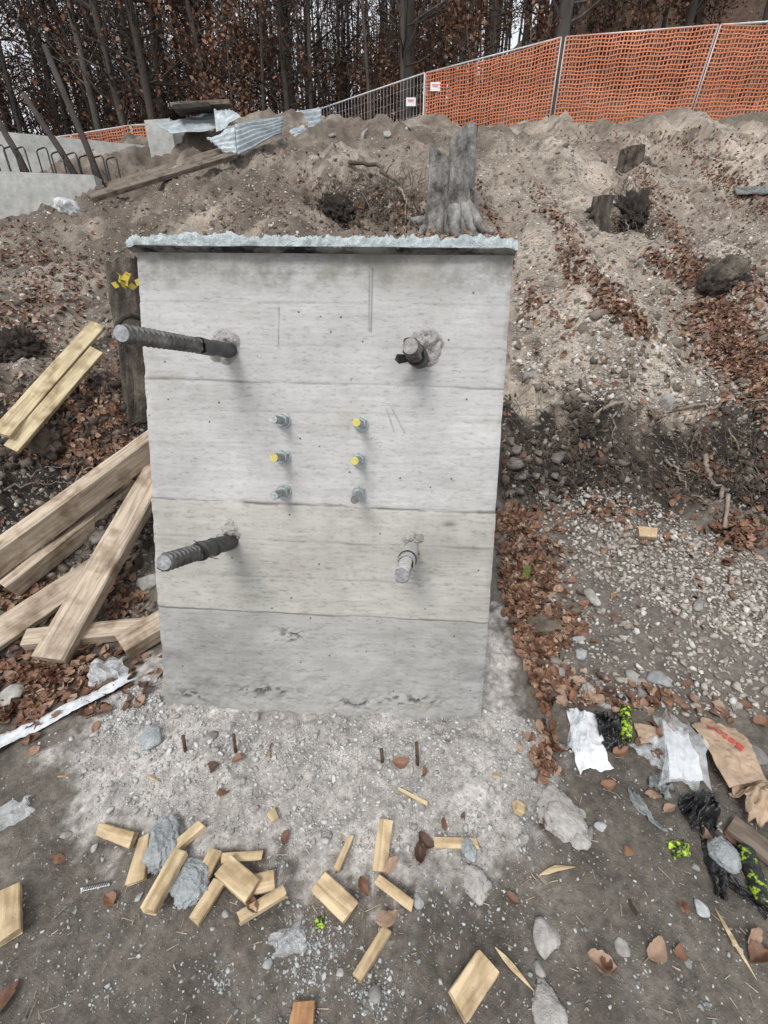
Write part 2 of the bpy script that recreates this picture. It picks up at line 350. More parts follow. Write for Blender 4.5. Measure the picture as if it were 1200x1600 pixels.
def march(fn, px, py, y0=.0, y1=60., n=420):
    r = rays(px, py); out = np.full(len(r), np.nan); prev = np.zeros(len(r)); t = np.zeros(len(r))
    ys = np.concatenate([np.linspace(.12, 4, 200), np.geomspace(4.03, y1, n-200)])
    # march along each ray by ground distance parameter
    rr = r/np.linalg.norm(r[:, :2], axis=1, keepdims=True)
    last = np.full(len(r), .05); done = np.zeros(len(r), bool)
    for s in ys:
        p = EYE+rr*s; under = p[:, 2] < fn(p[:, 0], p[:, 1]); new = under & ~done
        out[new] = s; done |= under
        last[~done] = s
        if done.all(): break
    lo, hi = last, np.where(np.isnan(out), y1, out)
    for _ in range(14):
        mid = (lo+hi)/2; p = EYE+rr*mid[:, None]; u = p[:, 2] < fn(p[:, 0], p[:, 1])
        hi = np.where(u, mid, hi); lo = np.where(u, lo, mid)
    p = EYE+rr*hi[:, None]; p[~done] = np.nan
    return p
_hb = [(march(base_z, a, b)[0], r, h) for a, b, r, h in HOLES]; _bb = [(march(base_z, a, b)[0], r, h) for a, b, r, h in BUMPS]
def full_z(x, y, extra=None):
    z = rough_z(x, y, extra)
    hole = np.zeros_like(z)
    for p, r, h in _hb:
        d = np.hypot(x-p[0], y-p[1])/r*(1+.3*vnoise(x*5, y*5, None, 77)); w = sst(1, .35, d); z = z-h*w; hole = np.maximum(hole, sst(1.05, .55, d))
    for p, r, h in _bb:
        d = np.hypot(x-p[0], y-p[1])/r*(1+.3*vnoise(x*4, y*4, None, 78)); z = z+h*sst(1, .2, d)
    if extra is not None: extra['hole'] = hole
    return z
ROWS = np.concatenate([np.linspace(-5, .0, 40)[:-1], np.arange(0., 3.3, .0088), 3.3*np.geomspace(1, 130/3.3, 330)])
NC = 720
def grid():
    Y = np.repeat(ROWS[:, None], NC, 1); X = np.linspace(-1, 1, NC)[None]*half(ROWS)[:, None]
    ex = {}; sh = X.shape
    Z = full_z(X.ravel(), Y.ravel(), ex).reshape(sh)
    return X, Y, Z, {k: v.reshape(sh) for k, v in ex.items()}
GX, GY, GZ, GE = grid()
def H(x, y):
    i = np.clip(np.interp(y, ROWS, np.arange(len(ROWS))), 0, len(ROWS)-1.001); c = np.clip((np.asarray(x)/half(y)+1)/2*(NC-1), 0, NC-1.001)
    i0 = i.astype(int); c0 = c.astype(int); a = i-i0; b = c-c0
    return (GZ[i0, c0]*(1-b)+GZ[i0, c0+1]*b)*(1-a)+(GZ[i0+1, c0]*(1-b)+GZ[i0+1, c0+1]*b)*a
def Hs(x, y): return float(H(np.array([float(x)]), np.array([float(y)]))[0])
def G(px, py): return march(H, np.atleast_1d(px).astype(float), np.atleast_1d(py).astype(float))
def g1(px, py): 
    p = G(px, py)[0]; assert not np.isnan(p[0]), (px, py); return p
def normal(p, e=.03):
    n = np.array([-(Hs(p[0]+e, p[1])-Hs(p[0]-e, p[1]))/(2*e), -(Hs(p[0], p[1]+e)-Hs(p[0], p[1]-e))/(2*e), 1.]); return n/np.linalg.norm(n)
def depth(p): return (np.asarray(p)-EYE)@FW
def mpp(p): return depth(p)/F       # metres per photo pixel at a point
# soil kinds as colour (dry marl, humus, mud, cement slurry, forest floor), and painted shade in the hollows
x, y = GX.ravel(), GY.ravel(); E_ = {k: v.ravel() for k, v in GE.items()}
C3 = lambda *c: np.array(c)[None]
n1 = fbm(x*1.3, y*1.3, None, 4, 20)*.5+.5; n2 = fbm(x*6, y*6, None, 4, 21)*.5+.5; n3 = fbm(x*25, y*25, None, 3, 22)*.5+.5
def mixa(a, b, w): return a+(b-a)*w[:, None]
col = mixa(C3(.105, .090, .074), C3(.165, .145, .122), np.clip(n2, 0, 1))
col = mixa(col, C3(.20, .178, .152), np.clip(n3*1.4-.75, 0, 1)*.8)
cone = sst(1.55, 2.0, y+.3*(x > .6)*1.+.15*n2)*(x > .3)
col = mixa(col, C3(.17, .15, .13), cone*np.clip(.3+n2*.9, 0, 1))
humus = np.clip(E_['bank']*1.3*np.where(x > .4, sst(2.42, 2.6, y+.1*n2-.05), 1), 0, 1)
col = mixa(col, mixa(C3(.024, .019, .016), C3(.075, .06, .047), np.clip(n2*1.4-.3, 0, 1)), humus)
marl = mixa(C3(.155, .125, .098), C3(.47, .40, .33), np.clip(.15+.55*E_['right']+.8*(n1-.5)+.4*(n2-.5), 0, 1))
marl = mixa(marl, C3(.075, .058, .045), np.clip((n2-.58)*3.2, 0, 1)*.75)
marl = mixa(marl, C3(.085, .066, .052), np.clip((.42-n1)*2.4, 0, 1)*(1-E_['right'])*.6)
sl = sst(2.84, 3.02, y+.28*(n2-.5)+.25*(n1-.5))
col = mixa(col, marl, sl)
gro = np.clip((.2-E_['rill'])*1.6, 0, 1)*E_['right']*E_['slope']
col = mixa(col, C3(.10, .07, .05), gro*.6)
edge = np.exp(-((y-13.4)/1.5)**2)*sst(.35, .6, x/np.maximum(y, 1.))
col = mixa(col, C3(.085, .068, .052), np.clip(edge*1.2, 0, 1)*.8)
col = mixa(col, C3(.025, .02, .016), E_['hole']*.85)  # hollows: dark earth, with their shade also put into the colour
col = mixa(col, mixa(C3(.05, .032, .02), C3(.11, .055, .03), np.clip(n2, 0, 1)), E_['far'])
lait = mixa(C3(.36, .335, .308), C3(.52, .49, .46), np.clip(n2*1.3-.1, 0, 1))
lait = mixa(lait, C3(.25, .24, .225), np.clip(n3*1.6-.95, 0, 1))
col = mixa(col, lait, E_['mound'])
nr = len(ROWS); idx = np.arange(nr*NC).reshape(nr, NC)
fa = np.stack([idx[:-1, :-1], idx[:-1, 1:], idx[1:, 1:], idx[1:, :-1]], -1).reshape(-1, 4)
def ground_mat():
    m, n, b = new_mat('soil'); a = n.nodes.new('ShaderNodeAttribute'); a.attribute_name = 'soil'
    c = coords(n, 'Object')
    t = nd(n, 'ShaderNodeTexNoise', Scale=38., Detail=8., Roughness=.72); n.links.new(c, t.inputs['Vector'])
    g = ramp(n, t.outputs['Fac'], [(.25, (.42,)*3), (.5, (.95,)*3), (.72, (1.45,)*3)])
    col = mixc(n, 1., a.outputs['Color'], g.outputs[0], 'MULTIPLY')
    t9 = nd(n, 'ShaderNodeTexNoise', Scale=7., Detail=7., Roughness=.75); n.links.new(c, t9.inputs['Vector'])
    col = mixc(n, 1., col, ramp(n, t9.outputs['Fac'], [(.3, (.62,)*3), (.5, (1,)*3), (.68, (1.25,)*3)]).outputs[0], 'MULTIPLY')
    v = nd(n, 'ShaderNodeTexVoronoi', Scale=110., Randomness=1.); n.links.new(c, v.inputs['Vector'])
    sp = n.nodes.new('ShaderNodeSeparateColor'); n.links.new(v.outputs['Color'], sp.inputs[0])
    m1 = ramp(n, sp.outputs[0], [(.66, (0, 0, 0)), (.72, (1, 1, 1))]); m2 = ramp(n, v.outputs['Distance'], [(.22, (1, 1, 1)), (.34, (0, 0, 0))])
    mk = mixc(n, 1., m1.outputs[0], m2.outputs[0], 'MULTIPLY')
    peb = mixc(n, .35, a.outputs['Color'], (.36, .33, .29)); col = mixc(n, mk, col, peb)
    n.links.new(col, b.inputs['Base Color']); b.inputs['Roughness'].default_value = .95
    t3 = nd(n, 'ShaderNodeTexNoise', Scale=150., Detail=4., Roughness=.7); n.links.new(c, t3.inputs['Vector'])
    ad = n.nodes.new('ShaderNodeMath'); ad.operation = 'MULTIPLY_ADD'; ad.inputs[1].default_value = .5
    n.links.new(mk, ad.inputs[0]); n.links.new(t.outputs['Fac'], ad.inputs[2])
    a2 = n.nodes.new('ShaderNodeMath'); a2.operation = 'MULTIPLY_ADD'; a2.inputs[1].default_value = .35
    n.links.new(t3.outputs['Fac'], a2.inputs[0]); n.links.new(ad.outputs[0], a2.inputs[2])
    bump(n, b, a2.outputs[0], .9, .012); return m
gm = mesh('ground', np.stack([x, y, GZ.ravel()], 1), fa, ground_mat(), True)
at = gm.attributes.new('soil', 'FLOAT_COLOR', 'POINT')
at.data.foreach_set('color', np.concatenate([col, np.ones((len(col), 1))], 1).astype(np.float32).ravel())
tag(ob('ground', gm), kind='structure')

# ------------------------------------------------------------------ anchor block
def concrete_face():
    m, n, b = new_mat('board_marked_concrete'); c = coords(n, 'Object')
    sx = n.nodes.new('ShaderNodeSeparateXYZ'); n.links.new(c, sx.inputs[0])
    big = nd(n, 'ShaderNodeTexNoise', Scale=2.2, Detail=7., Roughness=.62); n.links.new(c, big.inputs['Vector'])
    st = nd(n, 'ShaderNodeTexNoise', Scale=3., Detail=8., Roughness=.7); n.links.new(coords(n, 'Object', (1.2, 1, 11)), st.inputs['Vector'])
    fi = nd(n, 'ShaderNodeTexNoise', Scale=55., Detail=6., Roughness=.7); n.links.new(coords(n, 'Object', (.5, 1, 1.6)), fi.inputs['Vector'])
    base = ramp(n, big.outputs['Fac'], [(.3, (.37, .36, .345)), (.5, (.48, .47, .46)), (.68, (.55, .545, .54))]).outputs[0]
    base = mixc(n, 1., base, ramp(n, st.outputs['Fac'], [(.28, (.84, .84, .83)), (.5, (1, 1, 1)), (.72, (1.06, 1.06, 1.06))]).outputs[0], 'MULTIPLY')
    base = mixc(n, 1., base, ramp(n, fi.outputs['Fac'], [(.28, (.55, .55, .54)), (.46, (.96, .96, .95)), (.7, (1.06, 1.06, 1.06))]).outputs[0], 'MULTIPLY')
    # each formwork board took a slightly different tone; the lowest lift is dirty, the top edge is weathered
    zt = n.nodes.new('ShaderNodeMath'); zt.operation = 'DIVIDE'; zt.inputs[1].default_value = BH; n.links.new(sx.outputs[2], zt.inputs[0])
    wv = n.nodes.new('ShaderNodeMath'); wv.operation = 'MULTIPLY_ADD'; wv.inputs[1].default_value = .09; n.links.new(big.outputs['Fac'], wv.inputs[0]); n.links.new(zt.outputs[0], wv.inputs[2])
    ta = n.nodes.new('ShaderNodeAttribute'); ta.attribute_name = 'tone'; bands = ta
    base = mixc(n, 1., base, bands.outputs['Color'], 'MULTIPLY')
    tr = ramp(n, wv.outputs[0], [(.965, (0, 0, 0)), (1.035, (1, 1, 1))])
    sb = nd(n, 'ShaderNodeTexNoise', Scale=7., Detail=6., Roughness=.7); n.links.new(c, sb.inputs['Vector'])
    blot = ramp(n, sb.outputs['Fac'], [(.42, (0, 0, 0)), (.6, (1, 1, 1))])
    base = mixc(n, mixc(n, 1., tr.outputs[0], blot.outputs[0], 'MULTIPLY'), base, (.20, .195, .17))
    # warm damp stain patches
    s2 = nd(n, 'ShaderNodeTexNoise', Scale=4., Detail=5., Roughness=.6); n.links.new(coords(n, 'Object', (1, 1, 1.8)), s2.inputs['Vector'])
    base = mixc(n, mixc(n, 1., ramp(n, s2.outputs['Fac'], [(.56, (0, 0, 0)), (.72, (1, 1, 1))]).outputs[0], (.4, .4, .4), 'MULTIPLY'), base, (.27, .25, .20))
    # air holes
    v = nd(n, 'ShaderNodeTexVoronoi', Scale=26.); n.links.new(c, v.inputs['Vector'])
    sp = n.nodes.new('ShaderNodeSeparateColor'); n.links.new(v.outputs['Color'], sp.inputs[0])
    m1 = ramp(n, sp.outputs[0], [(.80, (0, 0, 0)), (.83, (1, 1, 1))]); m2 = ramp(n, v.outputs['Distance'], [(.07, (1, 1, 1)), (.12, (0, 0, 0))])
    hole = mixc(n, 1., m1.outputs[0], m2.outputs[0], 'MULTIPLY'); base = mixc(n, hole, base, (.10, .095, .09))
    da = n.nodes.new('ShaderNodeAttribute'); da.attribute_name = 'dirt'; base = mixc(n, da.outputs['Fac'], base, (.085, .08, .07))
    n.links.new(base, b.inputs['Base Color']); b.inputs['Roughness'].default_value = .88
    h = n.nodes.new('ShaderNodeMath'); h.operation = 'MULTIPLY_ADD'; h.inputs[1].default_value = -1.; n.links.new(hole, h.inputs[0]); n.links.new(fi.outputs['Fac'], h.inputs[2])
    h2 = n.nodes.new('ShaderNodeMath'); h2.operation = 'MULTIPLY_ADD'; h2.inputs[1].default_value = .6; n.links.new(st.outputs['Fac'], h2.inputs[0]); n.links.new(h.outputs[0], h2.inputs[2])
    bump(n, b, h2.outputs[0], .55, .004); return m
M['face'] = concrete_face()
block = empty('anchor_block', (0, 0, 0)); block.matrix_world = BM
tag(block, 'board-marked grey concrete anchor block with four thick bars and six bolts in its face', 'concrete block')
def build_block():
    nx, nz = 380, 560; z0 = -.22
    X = np.linspace(-BW/2, BW/2, nx); Zc = np.linspace(z0, BH, nz)
    XX, ZZ = np.meshgrid(X, Zc); x, z = XX.ravel(), ZZ.ravel()
    d = .0015*fbm(x*4, z*4, None, 4, 101) + .0007*fbm(x*6, z*60, None, 3, 102)
    dirt = np.zeros_like(x)
    joints = []                 # (z at left edge, z at right edge, groove depth, step of what lies below)
    for (a, b_, dep, stp) in [((228, 592), (790, 608), .004, .0), ((237, 778), (774, 802), .006, -.010), ((248, 947), (757, 972), .005, .004),
                              ((221, 470), (800, 478), .0015, 0), ((230, 640), (788, 650), .0012, 0), ((233, 690), (785, 702), .001, 0), ((240, 836), (770, 858), .0035, -.001), ((245, 893), (763, 915), .0015, 0), ((218, 425), (803, 431), .001, 0), ((224, 535), (795, 546), .001, 0)]:
        joints.append((face_px(*a)[1], face_px(*b_)[1], dep, stp))
    for k, (za, zb, dep, stp) in enumerate(joints):
        zl = za+(zb-za)*(x/BW+.5) + .0022*fbm(x*14, x*0+k, None, 3, 110+k)
        w = .0035+.002*(vnoise(x*9, x*0+k, None, 130+k))
        d = d + dep*np.exp(-((z-zl)/w)**2)*(.55+.45*vnoise(x*6, x*0+k, None, 140+k))
        d = d + stp*sst(zl+.002, zl-.002, z)
        dirt = np.maximum(dirt, np.clip(dep/.006, 0, 1)*np.exp(-((z-zl)/(w*.9))**2)*np.clip(.75+1.1*fbm(x*7, x*0+k, None, 3, 145+k), 0, 1))
    tone = np.ones((len(x), 3)); js = sorted(joints, key=lambda q: -q[0]); tr_ = np.random.default_rng(12)
    J4 = [joints[0], joints[1], joints[2]]
    zz_ = lambda q: q[0]+(q[1]-q[0])*(x/BW+.5)
    for q in js: tone *= 1+(tr_.normal()*.035)*(z < zz_(q))[:, None]
    tone = np.where((z < zz_(J4[1]))[:, None], tone*np.array([.95, .94, .89]), tone*np.array([1.0, .995, 1.005]))
    tone = np.where((z < zz_(J4[2]))[:, None], tone*np.array([.84, .85, .89]), tone)
    tone = tone/tone.mean()*.84; smear = np.clip(fbm(x*3, z*9, None, 4, 190)*.9, 0, 1)*sst(zz_(J4[2]), zz_(J4[2])-.05, z); tone *= (1-.33*smear)[:, None]
    tone *= (1-.12*np.clip(fbm(x*2.5+9, z*6, None, 4, 191), 0, 1))[:, None]
    for (a, b_, rx, rz, k_) in [(742, 428, 55, 26, .24), (590, 440, 20, 36, .14), (700, 880, 90, 46, .10), (300, 412, 70, 20, .2), (330, 1040, 90, 60, .16), (718, 1040, 36, 80, .2), (702, 818, 9, 5, .55), (400, 870, 30, 26, .16), (650, 600, 26, 30, .12), (360, 590, 40, 34, .12), (480, 405, 120, 12, .2), (640, 905, 40, 30, .14), (575, 690, 14, 8, .2)]:
        fx, fz = face_px(a, b_); mp_ = mpp(np.array(BM@Vector((fx, 0, fz)))); e = np.exp(-((x-fx)/(rx*mp_))**2-((z-fz)/(rz*mp_))**2)
        tone *= (1-k_*e*np.clip(.75+.7*fbm(x*9, z*14, None, 4, 195), 0, 1.3))[:, None]
    low = sst(.42, .0, z)
    d = d + low*(.004*fbm(x*22, z*22, None, 4, 150))
    # honeycombed spots
    for (a, b_, rx, rz, amp) in [(455, 993, .055, .025, .018), (640, 1095, .12, .028, .02), (560, 1100, .12, .022, .016), (420, 1080, .15, .03, .012), (300, 1085, .1, .03, .008)]:
        fx, fz = face_px(a, b_); e = np.exp(-((x-fx)/rx)**2-((z-fz)/rz)**2)
        hc = e*np.clip(fbm(x*45, z*70, None, 3, 160)*1.6, 0, 1); d = d + amp*hc; dirt = np.maximum(dirt, np.clip(hc*1.3-.25, 0, .9))
    # nicked vertical edges
    ed = np.minimum(x+BW/2, BW/2-x)
    d = d + np.exp(-(ed/.012)**2)*(.004+.008*np.clip(fbm(z*16, x*0+np.sign(x), None, 4, 170), 0, 1))
    # two shallow chiselled score marks, and pencil-thin scratches
    for (p, q, dep, w) in [((582, 420), (580, 520), .003, .0022), ((577, 425), (577, 518), .0022, .0016), ((436, 480), (435, 540), .002, .0016), ((604, 640), (616, 675), .0016, .0015), ((613, 640), (633, 678), .0018, .0015)]:
        ax, az = face_px(*p); bx, bz = face_px(*q); t = np.clip(((x-ax)*(bx-ax)+(z-az)*(bz-az))/((bx-ax)**2+(bz-az)**2), 0, 1)
        ln = np.exp(-(np.hypot(x-ax-t*(bx-ax), z-az-t*(bz-az))/(w*1.3))**2); d = d + dep*ln; dirt = np.maximum(dirt, ln*.6)
    V = np.stack([x, d, z], 1); idx = np.arange(nx*nz).reshape(nz, nx)
    f = np.stack([idx[:-1, :-1], idx[:-1, 1:], idx[1:, 1:], idx[1:, :-1]], -1).reshape(-1, 4)
    D = .95; k = len(V); ring = list(idx[0, :])+list(idx[1:, -1])+list(idx[-1, -2::-1])+list(idx[-2:0:-1, 0])
    back = V[ring].copy(); back[:, 1] = D; V2 = np.concatenate([V, back]); nr = len(ring)
    sides = np.array([[ring[i], k+i, k+(i+1) % nr, ring[(i+1) % nr]] for i in range(nr)])
    bq = np.array([[k+0, k+nx-1+nz-1+nx-1, k+nx-1+nz-1, k+nx-1]])
    bm_ = mesh('concrete_body', V2, np.concatenate([f, sides, bq]), M['face'], True); da = bm_.attributes.new('dirt', 'FLOAT', 'POINT'); da.data.foreach_set('value', np.concatenate([dirt, np.zeros(len(back))]).astype(np.float32))
    ta = bm_.attributes.new('tone', 'FLOAT_COLOR', 'POINT'); ta.data.foreach_set('color', np.concatenate([np.concatenate([tone, np.ones((len(back), 3))]), np.ones((len(V2), 1))], 1).astype(np.float32).ravel())
    ob('concrete_body', bm_, block)
    # rough overflow of concrete along the top edge, with a smooth underside where the form stopped
    lx = np.linspace(-BW/2-.012, BW/2+.004, 300); prof = [(-.048, 0), (-.052, .012), (-.050, .026), (-.034, .036), (0, .04), (.05, .042), (.10, .04)]
    pr = np.array(prof); pp = np.linspace(0, len(prof)-1, 22); py = np.interp(pp, range(len(prof)), pr[:, 0]); pz = np.interp(pp, range(len(prof)), pr[:, 1])
    A, B = np.meshgrid(np.arange(300), np.arange(22)); xx = lx[A.ravel()]; yy = py[B.ravel()]; zz = pz[B.ravel()]
    amp = sst(.5, 3, B.ravel().astype(float))
    nz1 = fbm(xx*60, yy*60, zz*60, 3, 180); nz2 = fbm(xx*9, yy*3, None, 3, 181)
    yy = yy - amp*.010*nz1 + .008*nz2*(yy < 0); zz = zz + amp*(.010*nz1+.007*nz2) + .002*nz2
    yy = yy*(1-.35*sst(.95, 1., np.abs(xx)/(BW/2)))
    Vt = np.stack([xx, yy, BH+zz-.002], 1); id2 = np.arange(6600).reshape(22, 300)
    f2 = np.stack([id2[:-1, :-1], id2[:-1, 1:], id2[1:, 1:], id2[1:, :-1]], -1).reshape(-1, 4)
    # underside, ends
    n0 = len(Vt); un = Vt[:300].copy(); un[:, 1] = .004; un[:, 2] = BH-.004
    Vt = np.concatenate([Vt, un]); f3 = np.array([[n0+i, n0+i+1, i+1, i] for i in range(299)])
    lip = ob('top_lip', mesh('top_lip', Vt, np.concatenate([f2, f3]), [simple('fresh_rough_concrete', [(.3, (.38, .44, .45)), (.55, (.58, .64, .65)), (.75, (.70, .75, .76))], 30, .95, 1., .008), M['face']], True, [0]*len(f2)+[1]*len(f3)), block)
    lip['label'] = 'rough whitish concrete overflow along the top edge'
build_block()
BMI = np.array([BU, BN, BV])
def to_local(p): return BMI@(np.asarray(p)-BO)
def outward(rootpx, tippx):
    """a rod leaves the face at rootpx; its tip lies on the ray of tippx, as near as can be to the face normal"""
    fx, fz = face_px(*rootpx); r = BMI@rays(*tippx)[0]; o = to_local(EYE)
    best = None
    for L in np.linspace(.03, .9, 600):
        t = (-L-o[1])/r[1]; p = o+r*t
        e = math.hypot(p[0]-fx, p[2]-fz)
        if best is None or e < best[0]: best = (e, p)
    return np.array([fx, 0, fz]), best[1]
def rebar_mesh(name, L, r, pitch=.022, sides=32, h=.13):
    n = int(L/.0022); zz = np.linspace(0, L, n); th = np.arange(sides)/sides*2*math.pi
    Z, T = np.meshgrid(zz, th, indexing='ij')
    ph = (Z/pitch + T/(2*math.pi)) % 1; rib = np.clip(1-np.abs(ph-.5)/.20, 0, 1)
    sec = np.clip(np.abs(np.sin(T))*2.6-.55, 0, 1)
    R = r*(.92+h*rib*sec*2.6-.04*(1-sec)); R[-2:] *= .97
    V = np.stack([R*np.cos(T), R*np.sin(T), Z], -1).reshape(-1, 3); idx = np.arange(n*sides).reshape(n, sides)
    f = np.stack([idx[:-1], np.roll(idx, -1, 1)[:-1], np.roll(idx, -1, 1)[1:], idx[1:]], -1).reshape(-1, 4)
    me = mesh(name, V, f, [M['steel']], True); return me
def place_axis(o, a, b):
    d = Vector(b)-Vector(a); o.location = a; o.rotation_euler = d.to_track_quat('Z', 'Y').to_euler()
def anchor(root, tip, rtip_px, label, sleeve_frac, sleeve_mat, collar, tape, seed, barmat='steel', endmat='brightsteel'):
    a, b = outward(root, tip); a = a.copy(); L = np.linalg.norm(b-a)
    wa = BM@Vector(a); wb = BM@Vector(b); r = rtip_px*mpp(np.array(wb))
    t = empty('anchor_bar'); t.location = wa; t.rotation_euler = (wb-wa).to_track_quat('Z', 'Y').to_euler()
    tag(t, label, 'steel bar', 'anchor bars in the block'); print('bar', label, 'L', L, 'r', r)
    rb = ob('ribbed_bar', rebar_mesh('ribbed_bar', L, r), t); rb.data.materials[0] = M[barmat]
    c = MB(); c.tube([(0, 0, L-.002), (0, 0, L+.002)], r*.97, 28); c.build('cut_end', M[endmat], t)
    rs = np.random.default_rng(seed); n = 34; sl = L*sleeve_frac; V = []; s = 30
    for i in range(n+1):
        zc = -.02+(sl+.02)*i/n
        for k in range(s):
            th = 2*math.pi*k/s; rr = r*(1.32+.05*math.sin(zc*60+th)+.05*vnoise([math.cos(th)*2], [math.sin(th)*2], [zc*40], seed)[0])
            dz = 0
            if i > n-4: dz = .018*float(vnoise([math.cos(th)*1.6], [math.sin(th)*1.6], [1.3], seed+1)[0])*(i-n+4)/4
            V.append((rr*math.cos(th), rr*math.sin(th), zc+dz))
    f = [(i*s+k, i*s+(k+1) % s, (i+1)*s+(k+1) % s, (i+1)*s+k) for i in range(n) for k in range(s)]
    sv = ob('sleeve', mesh('sleeve', V, f, M[sleeve_mat], True), t); md = sv.modifiers.new('s', 'SOLIDIFY'); md.thickness = .003
    if tape:
        for (z, w) in tape:
            q = MB(); q.tube([(0, 0, sl*z-w/2), (0, 0, sl*z), (0, 0, sl*z+w/2)], [r*1.44, r*1.49, r*1.42], 26); q.build('tape_wrap', M['sleeve'], sv, True)
    # grout collar on the face
    cx, cz, cr = collar; fx, fz = face_px(cx, cz); rad = cr*mpp(np.array(BM@Vector((fx, 0, fz))))
    nr_, ns = 16, 56; V = []
    for i in range(nr_+1):
        for k in range(ns):
            th = 2*math.pi*k/ns; q = rad*(i/nr_)*(1+.22*vnoise([math.cos(th)*1.8+seed], [math.sin(th)*1.8], None, 5)[0])
            X, Z = fx+q*math.cos(th), fz+q*math.sin(th)*1.1
            hgt = .022*(1-(i/nr_)**3)*(.65+.75*float(fbm(np.array([X*38]), np.array([Z*38]), None, 3, seed)[0])) + .004*(1-(i/nr_)**6)
            V.append((X, -hgt+.004, Z))
    f = [(i*ns+k, (i+1)*ns+k, (i+1)*ns+(k+1) % ns, i*ns+(k+1) % ns) for i in range(nr_) for k in range(ns)]
    ob('grout_collar', mesh('grout_collar', V, f, M['grout'], False), block)
    return t, L, r, sl
A1 = anchor((360, 548), (190, 521), 12.8, 'longest ribbed steel bar with a thin black sleeve, beside the weathered post', .40, 'sleeve', (352, 542, 27), None, 1)
A2 = anchor((656, 562), (641, 541), 12.5, 'short steel bar with a torn black flap on its sleeve', .45, 'sleeve', (664, 545, 30), [(.85, .02)], 2, 'steel', 'steel')
A3 = anchor((362, 846), (256, 879), 12.5, 'ribbed bar with thick cement-spattered black sleeve and frayed wire tie', .55, 'sleeve', (356, 832, 24), [(.62, .02), (.97, .014)], 3)
A4 = anchor((642, 858), (628, 899), 11.5, 'bar caked white with cement along most of its length', .62, 'caked', (645, 846, 22), [(.72, .012)], 4, 'caked')
# torn flap on the upper bar, wire tie on the lower one
fl = MB(); r = A2[2]; z0 = A2[3]
fl.add([(r*1.3, -.012, z0-.01), (r*1.3, .014, z0-.012), (r*2.5, .016, z0+.012), (r*2.9, -.004, z0+.004), (r*2.4, -.016, z0+.016)], [(0, 1, 2, 4), (4, 2, 3)])
flo = fl.build('torn_flap', M['blackplastic'], A2[0]); flo.rotation_euler = (0, 0, math.radians(-160)); flo.modifiers.new('s', 'SOLIDIFY').thickness = .002
wt = MB(); r = A3[2]; zz = A3[3]+.012
wt.tube([(r*1.15*math.cos(a), r*1.15*math.sin(a), zz+.004*math.sin(a*2)) for a in np.linspace(0, 6.0, 22)]+[(r*1.5, -.02, zz-.02), (r*2.0, -.03, zz-.05)], .0016, 5)
wt.tube([(0, r*1.1, zz), (.004, r*1.5, zz+.01), (-.004, r*1.8, zz+.02)], .0014, 5); wt.build('wire_tie', M['blackmetal'], A3[0])
BOLTS = [((443, 657), (427, 655), 'zinc', 'galvanised bolt, bare end, in the upper row of the column under the long ribbed bar'), ((564, 662), (557, 660), 'yellowcap', 'short bolt with a yellow painted end in the top row'),
         ((443, 714), (428, 715), 'yellowcap', 'long bolt with a yellow painted end in the middle row'), ((561, 718), (554, 720), 'yellowcap', 'short bolt with a pale yellow smudged end in the middle row'),
         ((444, 768), (428, 775), 'zinc', 'long bare galvanised bolt in the bottom row above the board joint'), ((561, 770), (554, 781), 'steel', 'short bolt with a dark rusty end in the bottom row')]
for i, (rt, tp, cm, lab) in enumerate(BOLTS):
    a, b = outward(rt, tp); L = np.linalg.norm(b-a); wa, wb = BM@Vector(a), BM@Vector(b); r = 6.6*mpp(np.array(wb))
    t = empty('anchor_bolt'); t.location = wa; t.rotation_euler = (wb-wa).to_track_quat('Z', 'Y').to_euler(); tag(t, lab, 'bolt', 'bolts in the middle of the block')
    q = MB(); n = 40; q.tube([(0, 0, z) for z in np.linspace(-.01, L, n)], [r*(1 if k % 2 else .93) for k in range(n)], 16); q.build('threaded_rod', M['zinc'], t, True)
    q = MB(); q.tube([(0, 0, L-.001), (0, 0, L+.0015)], r*.96, 18); q.build('rod_end', M[cm], t)
    q = MB(); q.tube([(0, 0, .008), (0, 0, .012), (0, 0, .030), (0, 0, .034)], [r*1.5, r*1.68, r*1.68, r*1.5], 6); q.build('hex_nut', M['zinc'], t)
    q = MB(); q.tube([(0, 0, -.001), (0, 0, .006)], r*1.95, 26); q.build('washer', M['zinc'], t)

# ------------------------------------------------------------------ generic builders
def frame(p, axis, up):
    X = np.asarray(axis, float); X = X/np.linalg.norm(X); Zu = np.asarray(up, float); Y = np.cross(Zu, X); Y /= np.linalg.norm(Y); Zu = np.cross(X, Y)
    return Matrix([[X[i], Y[i], Zu[i], p[i]] for i in range(3)]+[[0, 0, 0, 1]])
def timber_mesh(L, w, t, seed, taper=(1, 1), skew=(0, 0), segs=10, rag=0.):
    r = np.random.default_rng(seed); c = min(w, t)*.09
    sec = [(-w/2+c, -t/2), (w/2-c, -t/2), (w/2, -t/2+c), (w/2, t/2-c), (w/2-c, t/2), (-w/2+c, t/2), (-w/2, t/2-c), (-w/2, -t/2+c)]
    V = []
    for i in range(segs+1):
        u = i/segs; k = taper[0]+(taper[1]-taper[0])*u
        for (a, b) in sec:
            sk = skew[0]*(1-u)+skew[1]*u
            rg = rag*r.normal()*(1 if i in (0, segs) else 0)
            V.append(((u-.5)*L+sk*a+rg, a*k+r.normal()*w*.006, b+r.normal()*t*.008))
    f = [(i*8+k, (i+1)*8+k, (i+1)*8+(k+1) % 8, i*8+(k+1) % 8) for i in range(segs) for k in range(8)]
    f += [tuple(range(8)), tuple(segs*8+k for k in range(7, -1, -1))]
    return V, f
